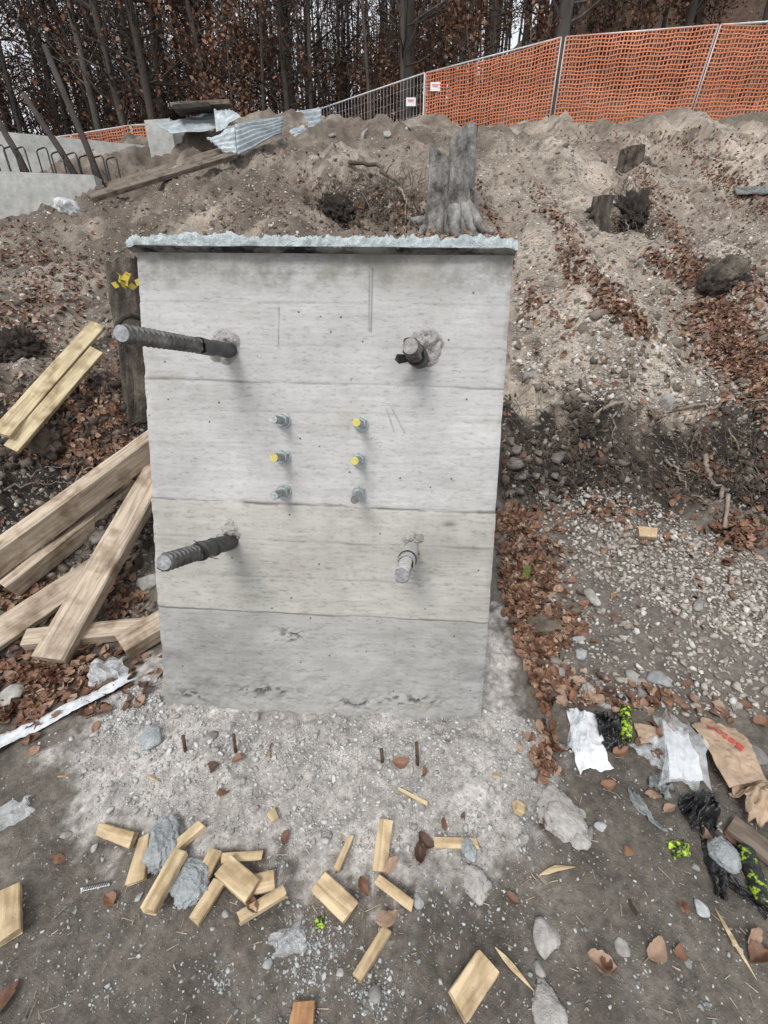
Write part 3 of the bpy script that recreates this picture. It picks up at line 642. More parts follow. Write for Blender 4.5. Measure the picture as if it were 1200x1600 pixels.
def timber(name, p, q, w, t, up, mat, label, cat, group=None, seed=0, **k):
    p = np.asarray(p, float); q = np.asarray(q, float)
    V, f = timber_mesh(np.linalg.norm(q-p), w, t, seed, **k)
    o = ob(name, mesh(name, V, f, M[mat])); o.matrix_world = frame((p+q)/2, q-p, up); tag(o, label, cat, group); return o
def ico(sub):
    bm = bmesh.new(); bmesh.ops.create_icosphere(bm, subdivisions=sub, radius=1); bm.verts.ensure_lookup_table()
    v = np.array([x.co[:] for x in bm.verts]); f = [tuple(x.index for x in q.verts) for q in bm.faces]; bm.free(); return v, np.array(f)
ICO = {k: ico(k) for k in (1, 2, 3, 4, 5)}
def lump_mesh(name, d, seed, mat, sub=4, amp=.25, freq=1.6, fine=.06, ffreq=9., flat_=None, smooth=True):
    v, f = ICO[sub]; v = v.copy()
    n = fbm(v[:, 0]*freq+seed*3.1, v[:, 1]*freq, v[:, 2]*freq, 3, seed); n2 = fbm(v[:, 0]*ffreq, v[:, 1]*ffreq+seed, v[:, 2]*ffreq, 3, seed+5)
    if flat_:           # knock flat facets off it
        r = np.random.default_rng(seed)
        for _ in range(flat_):
            a = r.normal(size=3); a /= np.linalg.norm(a); h = r.uniform(.45, .8); s = v@a; v = v-np.outer(np.maximum(0, s-h), a)
    v = v*(1+amp*n+fine*n2)[:, None]*np.array(d)/2
    return mesh(name, v, f, mat, smooth)
def lump(name, px, py, wpx, hpx, ratio, mat, label, cat, group=None, seed=0, rot=0., sink=.3, **k):
    p = g1(px, py); s = mpp(p); nrm = normal(p, .05); w = wpx*s
    view = (EYE-p)/np.linalg.norm(EYE-p); fs = max(.35, abs(view@nrm)); l = hpx*s/fs if ratio is not None else hpx*s
    h = (ratio or .6)*min(w, l)
    o = ob(name, lump_mesh(name, (w, l, h), seed, M[mat], **k)); ax = np.array([math.cos(rot), math.sin(rot), 0.])
    ax = ax-nrm*(ax@nrm); o.matrix_world = frame(p+nrm*h*(.5-sink), ax, nrm); tag(o, label, cat, group); return o
def sheet(name, corners, nx, ny, mat, amp, freq, seed, label=None, cat=None, lift=.01, thick=.0015, parent=None, group=None, warp=.0, flatz=None, arch=0., ext=None):
    """a limp sheet: corners are photo pixels on the ground (or 3-d points), crumpled with ridged noise"""
    P = [np.asarray(c, float) if len(c) == 3 else g1(*c) for c in corners]
    u, v = np.meshgrid(np.linspace(0, 1, nx), np.linspace(0, 1, ny)); u = u.ravel(); v = v.ravel()
    if ext:             # ragged outline
        r = ext*(vnoise(u*7+seed, v*7, None, seed)); u2 = u+r*(u-.5)*2; v2 = v+ext*vnoise(u*6, v*6+seed, None, seed+1)*(v-.5)*2
    else: u2, v2 = u, v
    X = ((1-u2)*(1-v2))[:, None]*P[0]+(u2*(1-v2))[:, None]*P[1]+(u2*v2)[:, None]*P[2]+((1-u2)*v2)[:, None]*P[3]
    n = np.cross(P[1]-P[0], P[3]-P[0]); n /= np.linalg.norm(n); n = n if n[2] > 0 else -n
    s = np.linalg.norm(P[1]-P[0])
    h = amp*(ridge(u*freq+seed, v*freq*1.2, 3, seed)-.6)+amp*.8*fbm(u*freq*.7+3, v*freq*.7+seed, None, 3, seed+9)+arch*np.sin(np.pi*np.clip(v, 0, 1))
    X = X+n*(h+lift)[:, None]
    if warp: X = X+np.stack([warp*fbm(u*3, v*3, None, 2, seed+3), warp*fbm(u*3+7, v*3, None, 2, seed+4), 0*u], 1)
    if len(corners[0]) == 2:
        X[:, 2] = np.maximum(X[:, 2], H(X[:, 0], X[:, 1])+.003)
    c = X.mean(0); idx = np.arange(nx*ny).reshape(ny, nx)
    f = np.stack([idx[:-1, :-1], idx[:-1, 1:], idx[1:, 1:], idx[1:, :-1]], -1).reshape(-1, 4)
    o = ob(name, mesh(name, X-c, f, M[mat], True)); o.location = c
    md = o.modifiers.new('thickness', 'SOLIDIFY'); md.thickness = thick
    if parent is not None: o.parent = parent; o.location = Vector(c)-parent.location
    tag(o, label, cat, group); return o

# ------------------------------------------------------------------ wood on the hill
def tree_meshes(seed, Ht, r0, bend, leafy, nb):
    r = np.random.default_rng(seed); n = 16; pts = []; ph = r.uniform(0, 6.28)
    lx, ly = bend*math.cos(ph), bend*math.sin(ph)
    for i in range(n):
        t = i/(n-1); pts.append(np.array([lx*t*t*Ht*.25+.25*math.sin(t*5+ph)*t, ly*t*t*Ht*.25+.25*math.cos(t*4+ph)*t, -.6+t*(Ht+.6)]))
    rad = [r0*(1.45 if i == 0 else 1)*(1-.80*i/(n-1))+.012 for i in range(n)]
    tk = MB(); tk.tube(pts, rad, 10)
    if r.random() < .3:     # forked stem
        i0 = n//3; b = pts[i0]; d = np.array([r.normal()*.12, r.normal()*.12, 1]); tk.tube([b+d*Ht*.6*t for t in np.linspace(0, 1, 7)], [rad[i0]*.7*(1-.85*t)+.01 for t in np.linspace(0, 1, 7)], 7)
    c = MB(); lv = []
    for k in range(nb):
        t = r.uniform(.10, 1)**.85; i = min(n-2, int(t*(n-1))); b = pts[i]+(pts[i+1]-pts[i])*(t*(n-1)-i); a = r.uniform(0, 6.283)
        L = (.6+(1-abs(t-.55))*Ht*.13)*r.uniform(.5, 1.2); el = r.uniform(.15, .95); d = np.array([math.cos(a)*math.cos(el), math.sin(a)*math.cos(el), math.sin(el)])
        bp = [b+d*L*s+np.array([0, 0, .12*L*s*s])+r.normal(size=3)*.06*L*s for s in np.linspace(0, 1, 5)]
        rb = max(.008, rad[i]*.28); c.tube(bp, [rb*(1-.8*s)+.004 for s in np.linspace(0, 1, 5)], 4, 0, False)
        for q in range(r.integers(3, 7)):
            s = r.integers(1, 5); e = bp[s]; d2 = d*.5+r.normal(size=3)*.6+np.array([0, 0, .2]); d2 /= np.linalg.norm(d2); l2 = L*r.uniform(.2, .5)
            tp = [e, e+d2*l2*.5+r.normal(size=3)*.04, e+d2*l2+r.normal(size=3)*.08]; c.tube(tp, [.008, .006, .003], 3, 0, False)
            if leafy and t < .8:
                for _ in range(r.integers(3, 4+leafy*2)): lv.append(tp[r.integers(1, 3)]+r.normal(size=3)*.16)
    nt_ = len(c.f); lc = [0.]*nt_
    for p in lv:
        a, b2 = r.normal(size=3), r.normal(size=3); a /= np.linalg.norm(a); b2 = np.cross(a, b2); b2 /= np.linalg.norm(b2); s = r.uniform(.026, .055)
        c.add([p-a*s*1.5, p+b2*s, p+a*s*1.5, p-b2*s], [(0, 1, 2, 3)], 1); lc.append(r.random())
    bark = M['bark'] if seed % 3 else M['darkbark']
    tm = tk.mesh('trunk', [bark], True); cm = c.mesh('crown', [bark, M['treeleaf']])
    at = cm.attributes.new('lc', 'FLOAT', 'FACE'); at.data.foreach_set('value', np.array(lc, np.float32))
    return tm, cm
TV = [tree_meshes(300+i, 17+3*(i % 3), .07+.022*(i % 4), .25+.12*(i % 3), (0, 3, 5, 2)[i % 4], 95) for i in range(8)]
BIG = [tree_meshes(340+i, 22, .24, .08, 1, 50) for i in range(2)]
SAP = [tree_meshes(360+i, 3.2+1.1*i, .022, .4, 7, 40) for i in range(4)]
def put_tree(name, var, x, y, rz, sc, lab, cat, grp, lean=(0, 0)):
    t = empty(name, (x, y, Hs(x, y)-.05)); t.rotation_euler = (lean[0], lean[1], rz); t.scale = (sc, sc, sc); tag(t, lab, cat, grp)
    ob('trunk', var[0], t); ob('crown', var[1], t); return t
R_ = np.random.default_rng(55)
TLAB = ['thin leafless tree', 'thin tree with a few rusty leaves', 'medium-thick tree thick with rusty leaves', 'thicker tree with scattered rusty leaves']
cnt = 0
while cnt < 120:
    d = R_.uniform(19.5, 46); u = R_.uniform(-1.15, .18); x_ = u*d
    k_ = int(R_.integers(8)); put_tree('tree', TV[k_], x_, d, R_.uniform(0, 6.28), R_.uniform(.85, 1.25), TLAB[k_ % 4]+' in the wood behind the low walls', 'tree', 'trees of the wood behind the low walls', (R_.normal()*.03, -.05+R_.normal()*.045)); cnt += 1
cnt = 0
while cnt < 42:
    d = R_.uniform(20, 44); u = R_.uniform(.18, 1.1)
    k_ = int(R_.integers(8)); put_tree('tree', TV[k_], u*d, d, R_.uniform(0, 6.28), R_.uniform(.8, 1.15), TLAB[k_ % 4]+' on the forest slope above the orange netting', 'tree', 'thin trees above the orange netting', (R_.normal()*.03, R_.normal()*.04)); cnt += 1
for k in range(46):
    d = R_.uniform(18.8, 30); u = R_.uniform(-1.1, 1.0)
    put_tree('beech_sapling', SAP[R_.integers(4)], u*d, d, R_.uniform(0, 6.28), R_.uniform(.8, 1.3), 'young beech sapling still holding rust-brown leaves among the trunks', 'sapling', 'leafy saplings among the trunks')
put_tree('beech_tree', BIG[0], .95, 20.5, 1., 1.1, 'stout pale beech trunk behind the bare wire fence panel', 'tree', lean=(0, -.06), grp=None)
put_tree('beech_tree', BIG[1], 5.9, 19.5, 2., 1.0, 'stout pale trunk rising just above the join of the first two orange panels', 'tree', lean=(0, .02), grp=None)
put_tree('beech_tree', BIG[0], 13.6, 21.0, 3., 1.0, 'stout trunk above the middle of the second orange panel', 'tree', lean=(0, .02), grp=None)
put_tree('beech_tree', BIG[1], 16.2, 20.5, 5., .95, 'stout trunk standing above the leaning fence post', 'tree', lean=(0, .02), grp=None)
# far wood that reads as one mass
fw = MB(); rr_ = np.random.default_rng(91)
for k in range(720):
    d = rr_.uniform(48, 85); u = rr_.uniform(-1.2, 1.15); x_ = u*d; zb = Hs(x_, d)-.5; Ht = rr_.uniform(14, 22); b = np.array([x_, d, zb]); tp = b+np.array([rr_.normal()*1.2, 0, Ht])
    fw.tube([b, (b+tp)/2+rr_.normal(size=3)*.2, tp], [rr_.uniform(.1, .2), .1, .03], 5, 0, False)
    for q in range(22):
        s = rr_.uniform(.1, 1); e = b+(tp-b)*s; dr = rr_.normal(size=3)*np.array([1, .5, .6])+np.array([0, 0, .5]); L = rr_.uniform(1, 3); fw.tube([e, e+dr/np.linalg.norm(dr)*L], [.03, .015], 3, 0, False)
tag(fw.build('far_wood', [M['darkbark']]), 'distant mass of bare trunks', 'wood', kind='stuff')

# ------------------------------------------------------------------ site fence: mesh panels, most hung with orange net
def panel(A, B, hA, hB, label, net=True, sign=None, seed=0, sag=.0, wires=True, foot=True, group='site fence panels', netdrop=.02):
    A = np.array(A, float); B = np.array(B, float); TA = A+np.array(hA, float); TB = B+np.array(hB, float)
    root = empty('fence_panel', A); tag(root, label, 'fence panel', group); o = A
    q = MB(); q.tube([A-o, TA-o], .021, 8); q.build('post', M['galv'], root, True)
    q = MB(); q.tube([B-o, TB-o], .021, 8); q.build('post', M['galv'], root, True)
    q = MB(); q.tube([TA-o, TB-o], .021, 8); q.build('top_rail', M['galv'], root, True)
    q = MB(); q.tube([A+(TA-A)*.06-o, B+(TB-B)*.06-o], .018, 8); q.build('bottom_rail', M['galv'], root, True)
    def S_(u, v): return (A*(1-u)+B*u)*(1-v)+(TA*(1-u)+TB*u)*v
    if wires:
        q = MB()
        for i in range(1, 32): q.tube([S_(i/32, .06)-o, S_(i/32, 1)-o], .0035, 3, 0, False)
        for i in range(1, 8): q.tube([S_(0, .06+i*.94/8)-o, S_(1, .06+i*.94/8)-o], .0035, 3, 0, False)
        tag(q.build('wire_mesh', M['galv'], root), kind='stuff')
    if foot:
        for P in (A, B):
            f = MB(); z = Hs(P[0], P[1]); f.tube([np.array([P[0]-.30, P[1]-.02, z+.02])-o, np.array([P[0]-.26, P[1], z+.10])-o, np.array([P[0]+.16, P[1], z+.10])-o, np.array([P[0]+.2, P[1], z+.02])-o], [.07, .1, .1, .07], 6); f.build('foot', M['rubber'], root)
    if net:
        n = np.cross(B-A, np.array([0, 0, 1.])); n /= np.linalg.norm(n); n = n if n[1] < 0 else -n
        Lg = np.linalg.norm(B-A); nc = int(Lg/.085); nr = 23
        def N_(i, j, off=0., du=0., dv=0.):
            u = np.clip(i/nc+du, 0, 1); v = np.clip(j/nr+dv, 0, 1)*(1.-.006)+.005
            ripple = .05*math.sin(u*9+seed+v*2)*(1-v)*math.sin(math.pi*u) + .03*math.sin(v*11+seed*2+u*4)*math.sin(math.pi*u)
            drp = -sag*math.sin(math.pi*u)*v**3
            w = .012*math.sin(j*1.7+i*.31+seed)+.01*math.sin(i*.9+seed*3)
            return S_(u, v)+n*(.035+off+ripple*.9)+np.array([0, 0, drp+w*(1 if 0 < j < nr else 0)])-o
        g = MB(); hw = .0115/Lg; hh = .012/2.
        for i in range(nc+1):
            v = []; f = []
            for j in range(nr+1): v += [N_(i, j, 0, -hw), N_(i, j, 0, hw)]
            for j in range(nr): f.append((2*j, 2*j+1, 2*j+3, 2*j+2))
            g.add(v, f)
        for j in range(nr+1):
            v = []; f = []; k = 1.6 if j in (0, nr) else 1
            for i in range(nc+1): v += [N_(i, j, .004, 0, -hh*k), N_(i, j, .004, 0, hh*k)]
            for i in range(nc): f.append((2*i, 2*i+1, 2*i+3, 2*i+2))
            g.add(v, f)
        nn = g.build('safety_net', M['orange']); nn.location = o; nn.modifiers.new('t', 'SOLIDIFY').thickness = .003
        tag(nn, net, 'safety net', 'orange safety nets')
    if sign:
        u, v = sign; c = S_(u, v)+np.array([0, -.09, 0])-o; s = MB(); s.box((0, 0, 0), (.30, .012, .2)); so = s.build('notice_plate', M['whitesign'], root); so.location = c
        s = MB(); s.box((0, 0, 0), (.2, .004, .02)); s.box((0, 0, -.04), (.16, .004, .014)); k = s.build('print', M['redprint'], so); k.location = (0, -.009, .04)
    return root
def post_xyz(px, pytop, y, h=1.95):
    t = at_y(px, pytop, y); return np.array([t[0], t[1], t[2]-h]), t
Q0, T0 = post_xyz(666, 114, 17.4); Q1, T1 = post_xyz(881, 58, 15.6); Q2, T2 = post_xyz(1122, 39, 14.5)
Q1 = Q1+np.array([-.02, 0, 0]); Q2b = Q2+np.array([-.18, 0, 0])
panel(Q0, Q1-np.array([.06, -.02, 0]), T0-Q0, T1-Q1, 'mobile fence panel, sagging top, between the lone end post and the double post', 'orange net with a sagging top edge and a small white plate', (.08, .80), 1, .08)
panel(Q1+np.array([.06, 0, 0]), Q2b, T1-Q1, T2-Q2b, 'mobile fence panel with straight top rail beside the leaning post', 'orange net stretched on the panel between double post and leaning post', None, 2, .0)
Q3 = np.array([T2[0]+3.9, 13.6, T2[2]-2.1]); panel(Q2b+np.array([.07, 0, .0]), Q3, T2-Q2b, (0.1, 0, 1.95), 'mobile fence panel beyond the leaning post, net slack', 'slack wrinkled orange net beyond the leaning post', None, 3, .1)
Q3c = Q3+np.array([3.6, -1.0, -.1]); panel(Q3+np.array([.07, 0, 0]), Q3c, (0, 0, 1.95), (0, 0, 1.95), 'last mobile fence panel beyond the slack net', 'orange net on the last panel past the slack one', None, 4, .03)
QL, TL_ = post_xyz(501, 170, 18.2)
panel(QL, Q0-np.array([.05, 0, 0]), TL_-QL, T0-Q0, 'bare wire fence panel without net, small white plate at its end', False, (.88, .70), 5)
prev, pt = QL, TL_
LF = [(415, 182), (316, 188), (205, 196), (112, 211), (10, 226)]
LL = ['low-lying netted panel behind the bent corrugated sheet', 'fence panel hidden behind the flat bent metal sheet', 'netted fence panel left of the concrete pier, white plate on it', 'netted fence panel dropping behind the upper concrete wall', 'fence panel farthest down behind the upper concrete wall']
LN = ['orange net showing between corrugated sheets', 'orange net behind the flat bent metal sheet', 'orange net beside the concrete pier', 'orange net dropping behind the upper wall', 'orange net lowest behind the upper wall']
for k, (a, b) in enumerate(LF):
    q, t = post_xyz(a, b, 18.2-.1*k); panel(q, prev-np.array([.05, 0, 0]), t-q, pt-prev, LL[k], LN[k], (.45, .62) if k in (0, 2) else None, 10+k, .05); prev, pt = q, t

# ------------------------------------------------------------------ foundation walls, starter bars, poles
def wall(name, A, B, zb, zt, th, label, mat='wallconc', seed=0):
    A = np.array(A, float); B = np.array(B, float); L = np.linalg.norm(B-A); n = int(L/.05); m = int((zt-zb)/.05)
    V = []; 
    us = np.linspace(0, 1, n); vs = np.linspace(0, 1, m); U, Vv = np.meshgrid(us, vs); u = U.ravel(); v = Vv.ravel()
    dep = .006*fbm(u*L*3, v*3*(zt-zb), None, 4, seed)
    ctr = (A+B)/2; ax = (B-A)/L; X = np.stack([(u-.5)*L, dep, (v)*(zt-zb)], 1); idx = np.arange(n*m).reshape(m, n)
    f = [tuple(q) for q in np.stack([idx[:-1, :-1], idx[:-1, 1:], idx[1:, 1:], idx[1:, :-1]], -1).reshape(-1, 4)]
    ring = list(idx[0, :])+list(idx[1:, -1])+list(idx[-1, -2::-1])+list(idx[-2:0:-1, 0]); back = X[ring].copy(); back[:, 1] = th; k = len(X); nr_ = len(ring)
    f += [(ring[i], k+i, k+(i+1) % nr_, ring[(i+1) % nr_]) for i in range(nr_)]; f.append(tuple(k+i for i in range(nr_))[::-1])
    o = ob(name, mesh(name, np.concatenate([X, back]), f, M[mat])); yv = np.cross(np.array([0, 0, 1.]), ax)
    o.matrix_world = Matrix([[ax[0], yv[0], 0, ctr[0]], [ax[1], yv[1], 0, ctr[1]], [0, 0, 1, zb], [0, 0, 0, 1]]); tag(o, label, 'wall'); return o
wl = at_y(-120, 258, 7.9); wr = at_y(143, 272, 8.1); zt = wr[2]
wall('concrete_wall', (wl[0], 7.75, 0), (wr[0], 8.15, 0), zt-1.5, zt, .30, 'smooth pale lower concrete wall in front of the bent starter bars', seed=3)
ul = at_y(-150, 190, 9.4); ur = at_y(236, 228, 10.6)
wall('concrete_wall', (ul[0], 9.3, 0), (ur[0], 10.6, 0), ur[2]-1.3, ur[2], .28, 'rougher upper concrete wall behind the starter bars', seed=4)
pr_ = at_y(250, 190, 10.5); pl_ = at_y(229, 195, 10.5)
wall('concrete_pier', (pl_[0], 10.42, 0), (at_y(268, 190, 10.4)[0], 10.34, 0), pr_[2]-1.5, pr_[2], .32, 'square concrete pier at the end of the upper wall under the metal sheet', seed=6)
for k, (px, py) in enumerate([(4, 226), (20, 228), (37, 229), (72, 230), (95, 236), (118, 238), (138, 242), (160, 243), (181, 245)]):
    yy = 8.45+.04*k; t = at_y(px, py, yy); z = Hs(t[0], yy)-.1; hb = empty('starter_bar', (t[0], yy, z)); q = MB(); h = t[2]-z; w = .17
    q.tube([(0, 0, 0), (-.005, 0, h*.5), (0, 0, h-.04), (-.012, .004, h-.01), (-.04, .01, h), (-w, .05, h-.015), (-w-.04, .06, h-.04), (-w-.05, .07, h*.5), (-w-.05, .07, 0)], .011, 6)
    bpy.data.objects.remove(hb); o = q.build('starter_bar', M['blackmetal'], None, True, (t[0], yy, z)); tag(o, 'bent U-shaped reinforcement bar sticking up between the two concrete walls', 'rebar', 'starter bars between the walls')
for (a, b, ya, yb, lab) in [((163, 300), (70, 73), 8.4, 9.6, 'tall dark leaning pole with a pale sawn tip among the starter bars'), ((118, 275), (38, 148), 8.5, 9.4, 'shorter black leaning pole beside the tall one'), ((42, 272), (-8, 178), 8.4, 9.0, 'black leaning pole rising past the lower wall corner')]:
    p = at_y(*a, ya); q = at_y(*b, yb); o = MB().tube([p-p, (q-p)*.33+np.array([.02, 0, 0]), (q-p)*.66, q-p], [.055, .05, .047, .042], 9).build('leaning_pole', M['darkbark'], None, True, p); tag(o, lab, 'pole', 'dark poles leaning by the walls')
# long plank and the heap of sheet metal on the crest
def px3(px, py, y): return at_y(px, py, y)
def LPK(a, b, f=.065): return EYE+(g1(a, b)-EYE)*(1-f)
timber('long_plank', LPK(78, 322), LPK(366, 232), .26, .07, (0, -.6, 1), 'oldwood', 'long weathered brown plank lying up the slope below the metal sheets', 'plank', seed=5, segs=16)
timber('long_plank', LPK(140, 310, .05), LPK(366, 242, .05), .16, .06, (0, -.6, 1), 'oldwood', 'shorter grey plank under the long weathered one', 'plank', seed=6, segs=16)
for k, (a, b, ya, w, lab) in enumerate([((275, 172), (330, 168), 9.5, .45, 'dark board lying on the bent metal sheet'), ((270, 167), (361, 162), 9.6, .3, 'mossy light board topmost on the bent metal sheet')]):
    timber('board', px3(*a, ya), px3(*b, ya+.1), w, .06, (0, -.1, 1), 'darkbark' if k == 0 else 'oldwood', lab, 'board', seed=20+k)
def corr(name, P, waves, amp, label, mat='sheet', curve=0., seed=0):
    P = [np.asarray(p, float) for p in P]; nx, ny = 14, waves*10; u, v = np.meshgrid(np.linspace(0, 1, nx), np.linspace(0, 1, ny)); u, v = u.ravel(), v.ravel()
    X = ((1-u)*(1-v))[:, None]*P[0]+(u*(1-v))[:, None]*P[1]+(u*v)[:, None]*P[2]+((1-u)*v)[:, None]*P[3]
    n = np.cross(P[1]-P[0], P[3]-P[0]); n /= np.linalg.norm(n); X = X+n*(amp*np.sin(v*waves*2*math.pi)+curve*np.sin(math.pi*u)+.02*fbm(u*3, v*3, None, 3, seed))[:, None]
    idx = np.arange(nx*ny).reshape(ny, nx); f = np.stack([idx[:-1, :-1], idx[:-1, 1:], idx[1:, 1:], idx[1:, :-1]], -1).reshape(-1, 4); c = X.mean(0)
    o = ob(name, mesh(name, X-c, f, M[mat], True)); o.location = c; o.modifiers.new('t', 'SOLIDIFY').thickness = .003; tag(o, label, 'metal sheet'); return o
corr('corrugated_sheet', [px3(367, 192, 9.0), px3(445, 180, 9.6), px3(440, 207, 9.3), px3(371, 243, 8.6)], 6, .022, 'long corrugated zinc sheet lying across the crest of the heap', seed=1)
corr('corrugated_sheet', [px3(322, 214, 8.9), px3(369, 200, 9.05), px3(371, 243, 8.62), px3(352, 240, 8.65)], 5, .02, 'light corrugated zinc piece under the long corrugated sheet', seed=2)
corr('corrugated_sheet', [px3(471, 172, 11.2), px3(502, 168, 11.4), px3(503, 208, 11.0), px3(488, 212, 10.8)], 5, .026, 'upright curled corrugated scrap before the end of the orange net', seed=3)
corr('corrugated_sheet', [px3(450, 204, 10.4), px3(474, 196, 10.6), px3(486, 212, 10.3), px3(462, 219, 10.1)], 4, .022, 'small pale corrugated scrap lying on the soil crest', seed=4)
sheet('bent_sheet', [px3(241, 191, 9.6), px3(352, 168, 9.9), px3(372, 194, 9.5), px3(268, 212, 9.2)], 40, 24, 'sheet', .03, 2.2, 3, 'flat bent zinc sheet draped over the concrete pier', 'metal sheet', .0, .004)
sheet('bent_sheet', [px3(334, 170, 9.5), px3(358, 170, 9.6), px3(377, 190, 9.3), px3(338, 208, 9.1)], 24, 24, 'sheet', .035, 1.6, 9, 'crumpled bright zinc piece above the corrugated heap', 'metal sheet', .02, .004)

# ------------------------------------------------------------------ stumps
def stump_mesh(r, h, seed, flare=.55, slant=.1, lobes=3, lob=.12):
    ns, nz = 64, 44; V = []; rs = np.random.default_rng(seed); ph = rs.uniform(0, 6.28, 4)
    J, K = np.meshgrid(np.arange(nz+1), np.arange(ns), indexing='ij'); t = (J/nz).ravel(); th = (2*math.pi*K/ns).ravel(); c, s_ = np.cos(th), np.sin(th)
    fl = flare*np.maximum(0, 1-t*2.2)**2; dth = (th-ph[2]-.4*np.sin(t*4)+np.pi) % (2*np.pi)-np.pi
    q = r*(1-.12*t+fl*(1+.8*np.sin(lobes*th+ph[0]))+lob*np.sin(lobes*th+ph[1]+t)+.018*np.sin(7*th+ph[2]+t*3)+.06*fbm(c*2, s_*2, t*2, 3, seed)+.045*fbm(c*6, s_*6, t*5, 4, seed+3)-.14*np.exp(-(dth/.13)**2))
    z = -.15+(h*(1+slant*np.cos(th+ph[3]))+.15)*t+np.where(t > .97, .012*h*fbm(c*2.2, s_*2.2, None, 3, seed+8), 0)
    V = [tuple(p) for p in np.stack([q*c, q*s_, z], 1)]
    f = [(j*ns+k, j*ns+(k+1) % ns, (j+1)*ns+(k+1) % ns, (j+1)*ns+k) for j in range(nz) for k in range(ns)]
    top = [V[nz*ns+k] for k in range(ns)]
    return V, f, top
def stump(px, py, wpx, toppy, label, seed, mat='stumpbark', stems=((0, 1, 1),), tilt=(0, 0), **kw):
    p = g1(px, py); s = mpp(p); w = wpx*s; t = at_y(px, toppy, p[1]); h = t[2]-p[2]
    root = empty('tree_stump', p); root.rotation_euler = (tilt[0], tilt[1], 0); tag(root, label, 'tree stump', 'cut tree stumps on the slope')
    for i, (dx, hs_, ws) in enumerate(stems):
        V, f, top = stump_mesh(w*ws/2/1.05, h*hs_, seed+i*7, **kw)
        a = ob('stem', mesh('stem', V, f, M[mat], True), root); a.location = (dx*w, 0, 0)
        c = np.mean(top, 0); b = ob('cut_top', mesh('cut_top', [tuple(c)]+top, [(0, k+1, (k+1) % len(top)+1) for k in range(len(top))], M['oldwood']), a)
    rr = np.random.default_rng(seed+50)
    for k in range(7):
        a = k*.9+rr.uniform(-.3, .3); L = w*rr.uniform(.35, .75); pts = []; d = np.array([math.cos(a), math.sin(a), 0])
        for u in np.linspace(0, 1, 7):
            q = p+d*(w*.28+L*u)+np.array([rr.normal(), rr.normal(), 0])*.02*w*6*u*.3; q[2] = Hs(q[0], q[1])+.34*h*(1-u)**2.6*.8+.015*w; pts.append(q-p)
        ob('root_flare', MB().tube(pts, [w*.14*(1-.82*u)+.006 for u in np.linspace(0, 1, 7)], 8).mesh('root_flare', [M[mat]], True), root)
    return root, p, h
stump(702, 354, 78, 226, 'tall pale grey split stump standing behind the top of the block', 3, stems=((-.25, .92, .50), (.16, 1.08, .60), (.36, .42, .40)), flare=.45, slant=.11, lob=.05)
stump(985, 262, 40, 232, 'small weathered stump just below the orange netting', 5, 'rotbark', flare=.5, slant=.03)
stump(935, 352, 34, 306, 'low stump beside the dark root hole', 8, 'rotbark', flare=.5, slant=.03)
stump(222, 618, 46, 404, 'dark grey rotten trunk snag pressed against the side of the block', 11, 'rotbark', flare=.3, slant=.03, lob=.2, tilt=(0, .13))
stump(172, 788, 26, 742, 'hollow little stump in the leaf litter beside the block', 14, 'darkbark', flare=.5)
# yellow leaves on the snag
yl = MB(); p = at_y(193, 438, g1(212, 640)[1]-.24); r = np.random.default_rng(3)
for k in range(16):
    c = r.normal(size=3)*.022; a, b = r.normal(size=3), r.normal(size=3); a /= np.linalg.norm(a); b = np.cross(a, b); b /= np.linalg.norm(b); s = .018
    yl.add([c-a*s*1.3, c+b*s, c+a*s*1.4, c-b*s], [(0, 1, 2, 3)])
tag(yl.build('leaf_sprig', M['yellowleaf'], None, False, p), 'sprig of yellow leaves on the rotten snag', 'leaves')
hp = g1(212, 640)[1]-.26
hk = MB().tube([at_y(a, b, hp-c) for a, b, c in [(216, 497, -.05), (205, 493, 0), (193, 496, .02), (184, 505, .03), (181, 518, .03), (186, 529, .02), (198, 534, .0), (208, 532, -.02)]], .014, 8)
tag(hk.build('bent_root', M['bark'], None, True), 'bent loop of root sticking out of the rotten snag', 'root')

# ------------------------------------------------------------------ root balls and boulders on the slope
lump('root_ball', 528, 330, 60, 34, .6, 'darkearth', 'dark earthy lump added in the root hollow behind the top edge of the block', 'root ball', seed=31, sub=5, amp=.2, freq=2.7, fine=.3, ffreq=7, sink=.5)  # dark lump added inside the hollow with roots; no ball stands here
lump('root_ball', 988, 340, 50, 44, .8, 'darkearth', 'dark upturned root ball beside the low stump', 'root ball', seed=32, sub=5, amp=.2, freq=2.7, fine=.3, ffreq=7, sink=.45)
lump('root_ball', 1130, 436, 66, 40, .75, 'rotbark', 'brown rounded root ball on the gravel ridge', 'root ball', seed=33, sub=5, amp=.14, freq=1.9, fine=.14, ffreq=9, sink=.5)
lump('root_ball', 28, 545, 60, 44, .7, 'darkearth', 'round dark root ball above the yellow boards', 'root ball', seed=34, sub=5, amp=.2, freq=2.7, fine=.3, ffreq=8, sink=.5)
lump('root_ball', 850, 978, 48, 30, .6, 'root', 'tuft of roots and leaves near the block corner', 'root ball', seed=35, sub=4, amp=.3, fine=.25, ffreq=7)
lump('root_ball', 78, 690, 46, 40, .8, 'root', 'gnarled root lump under the yellow boards', 'root ball', seed=36, sub=4, amp=.4, fine=.3, ffreq=5)
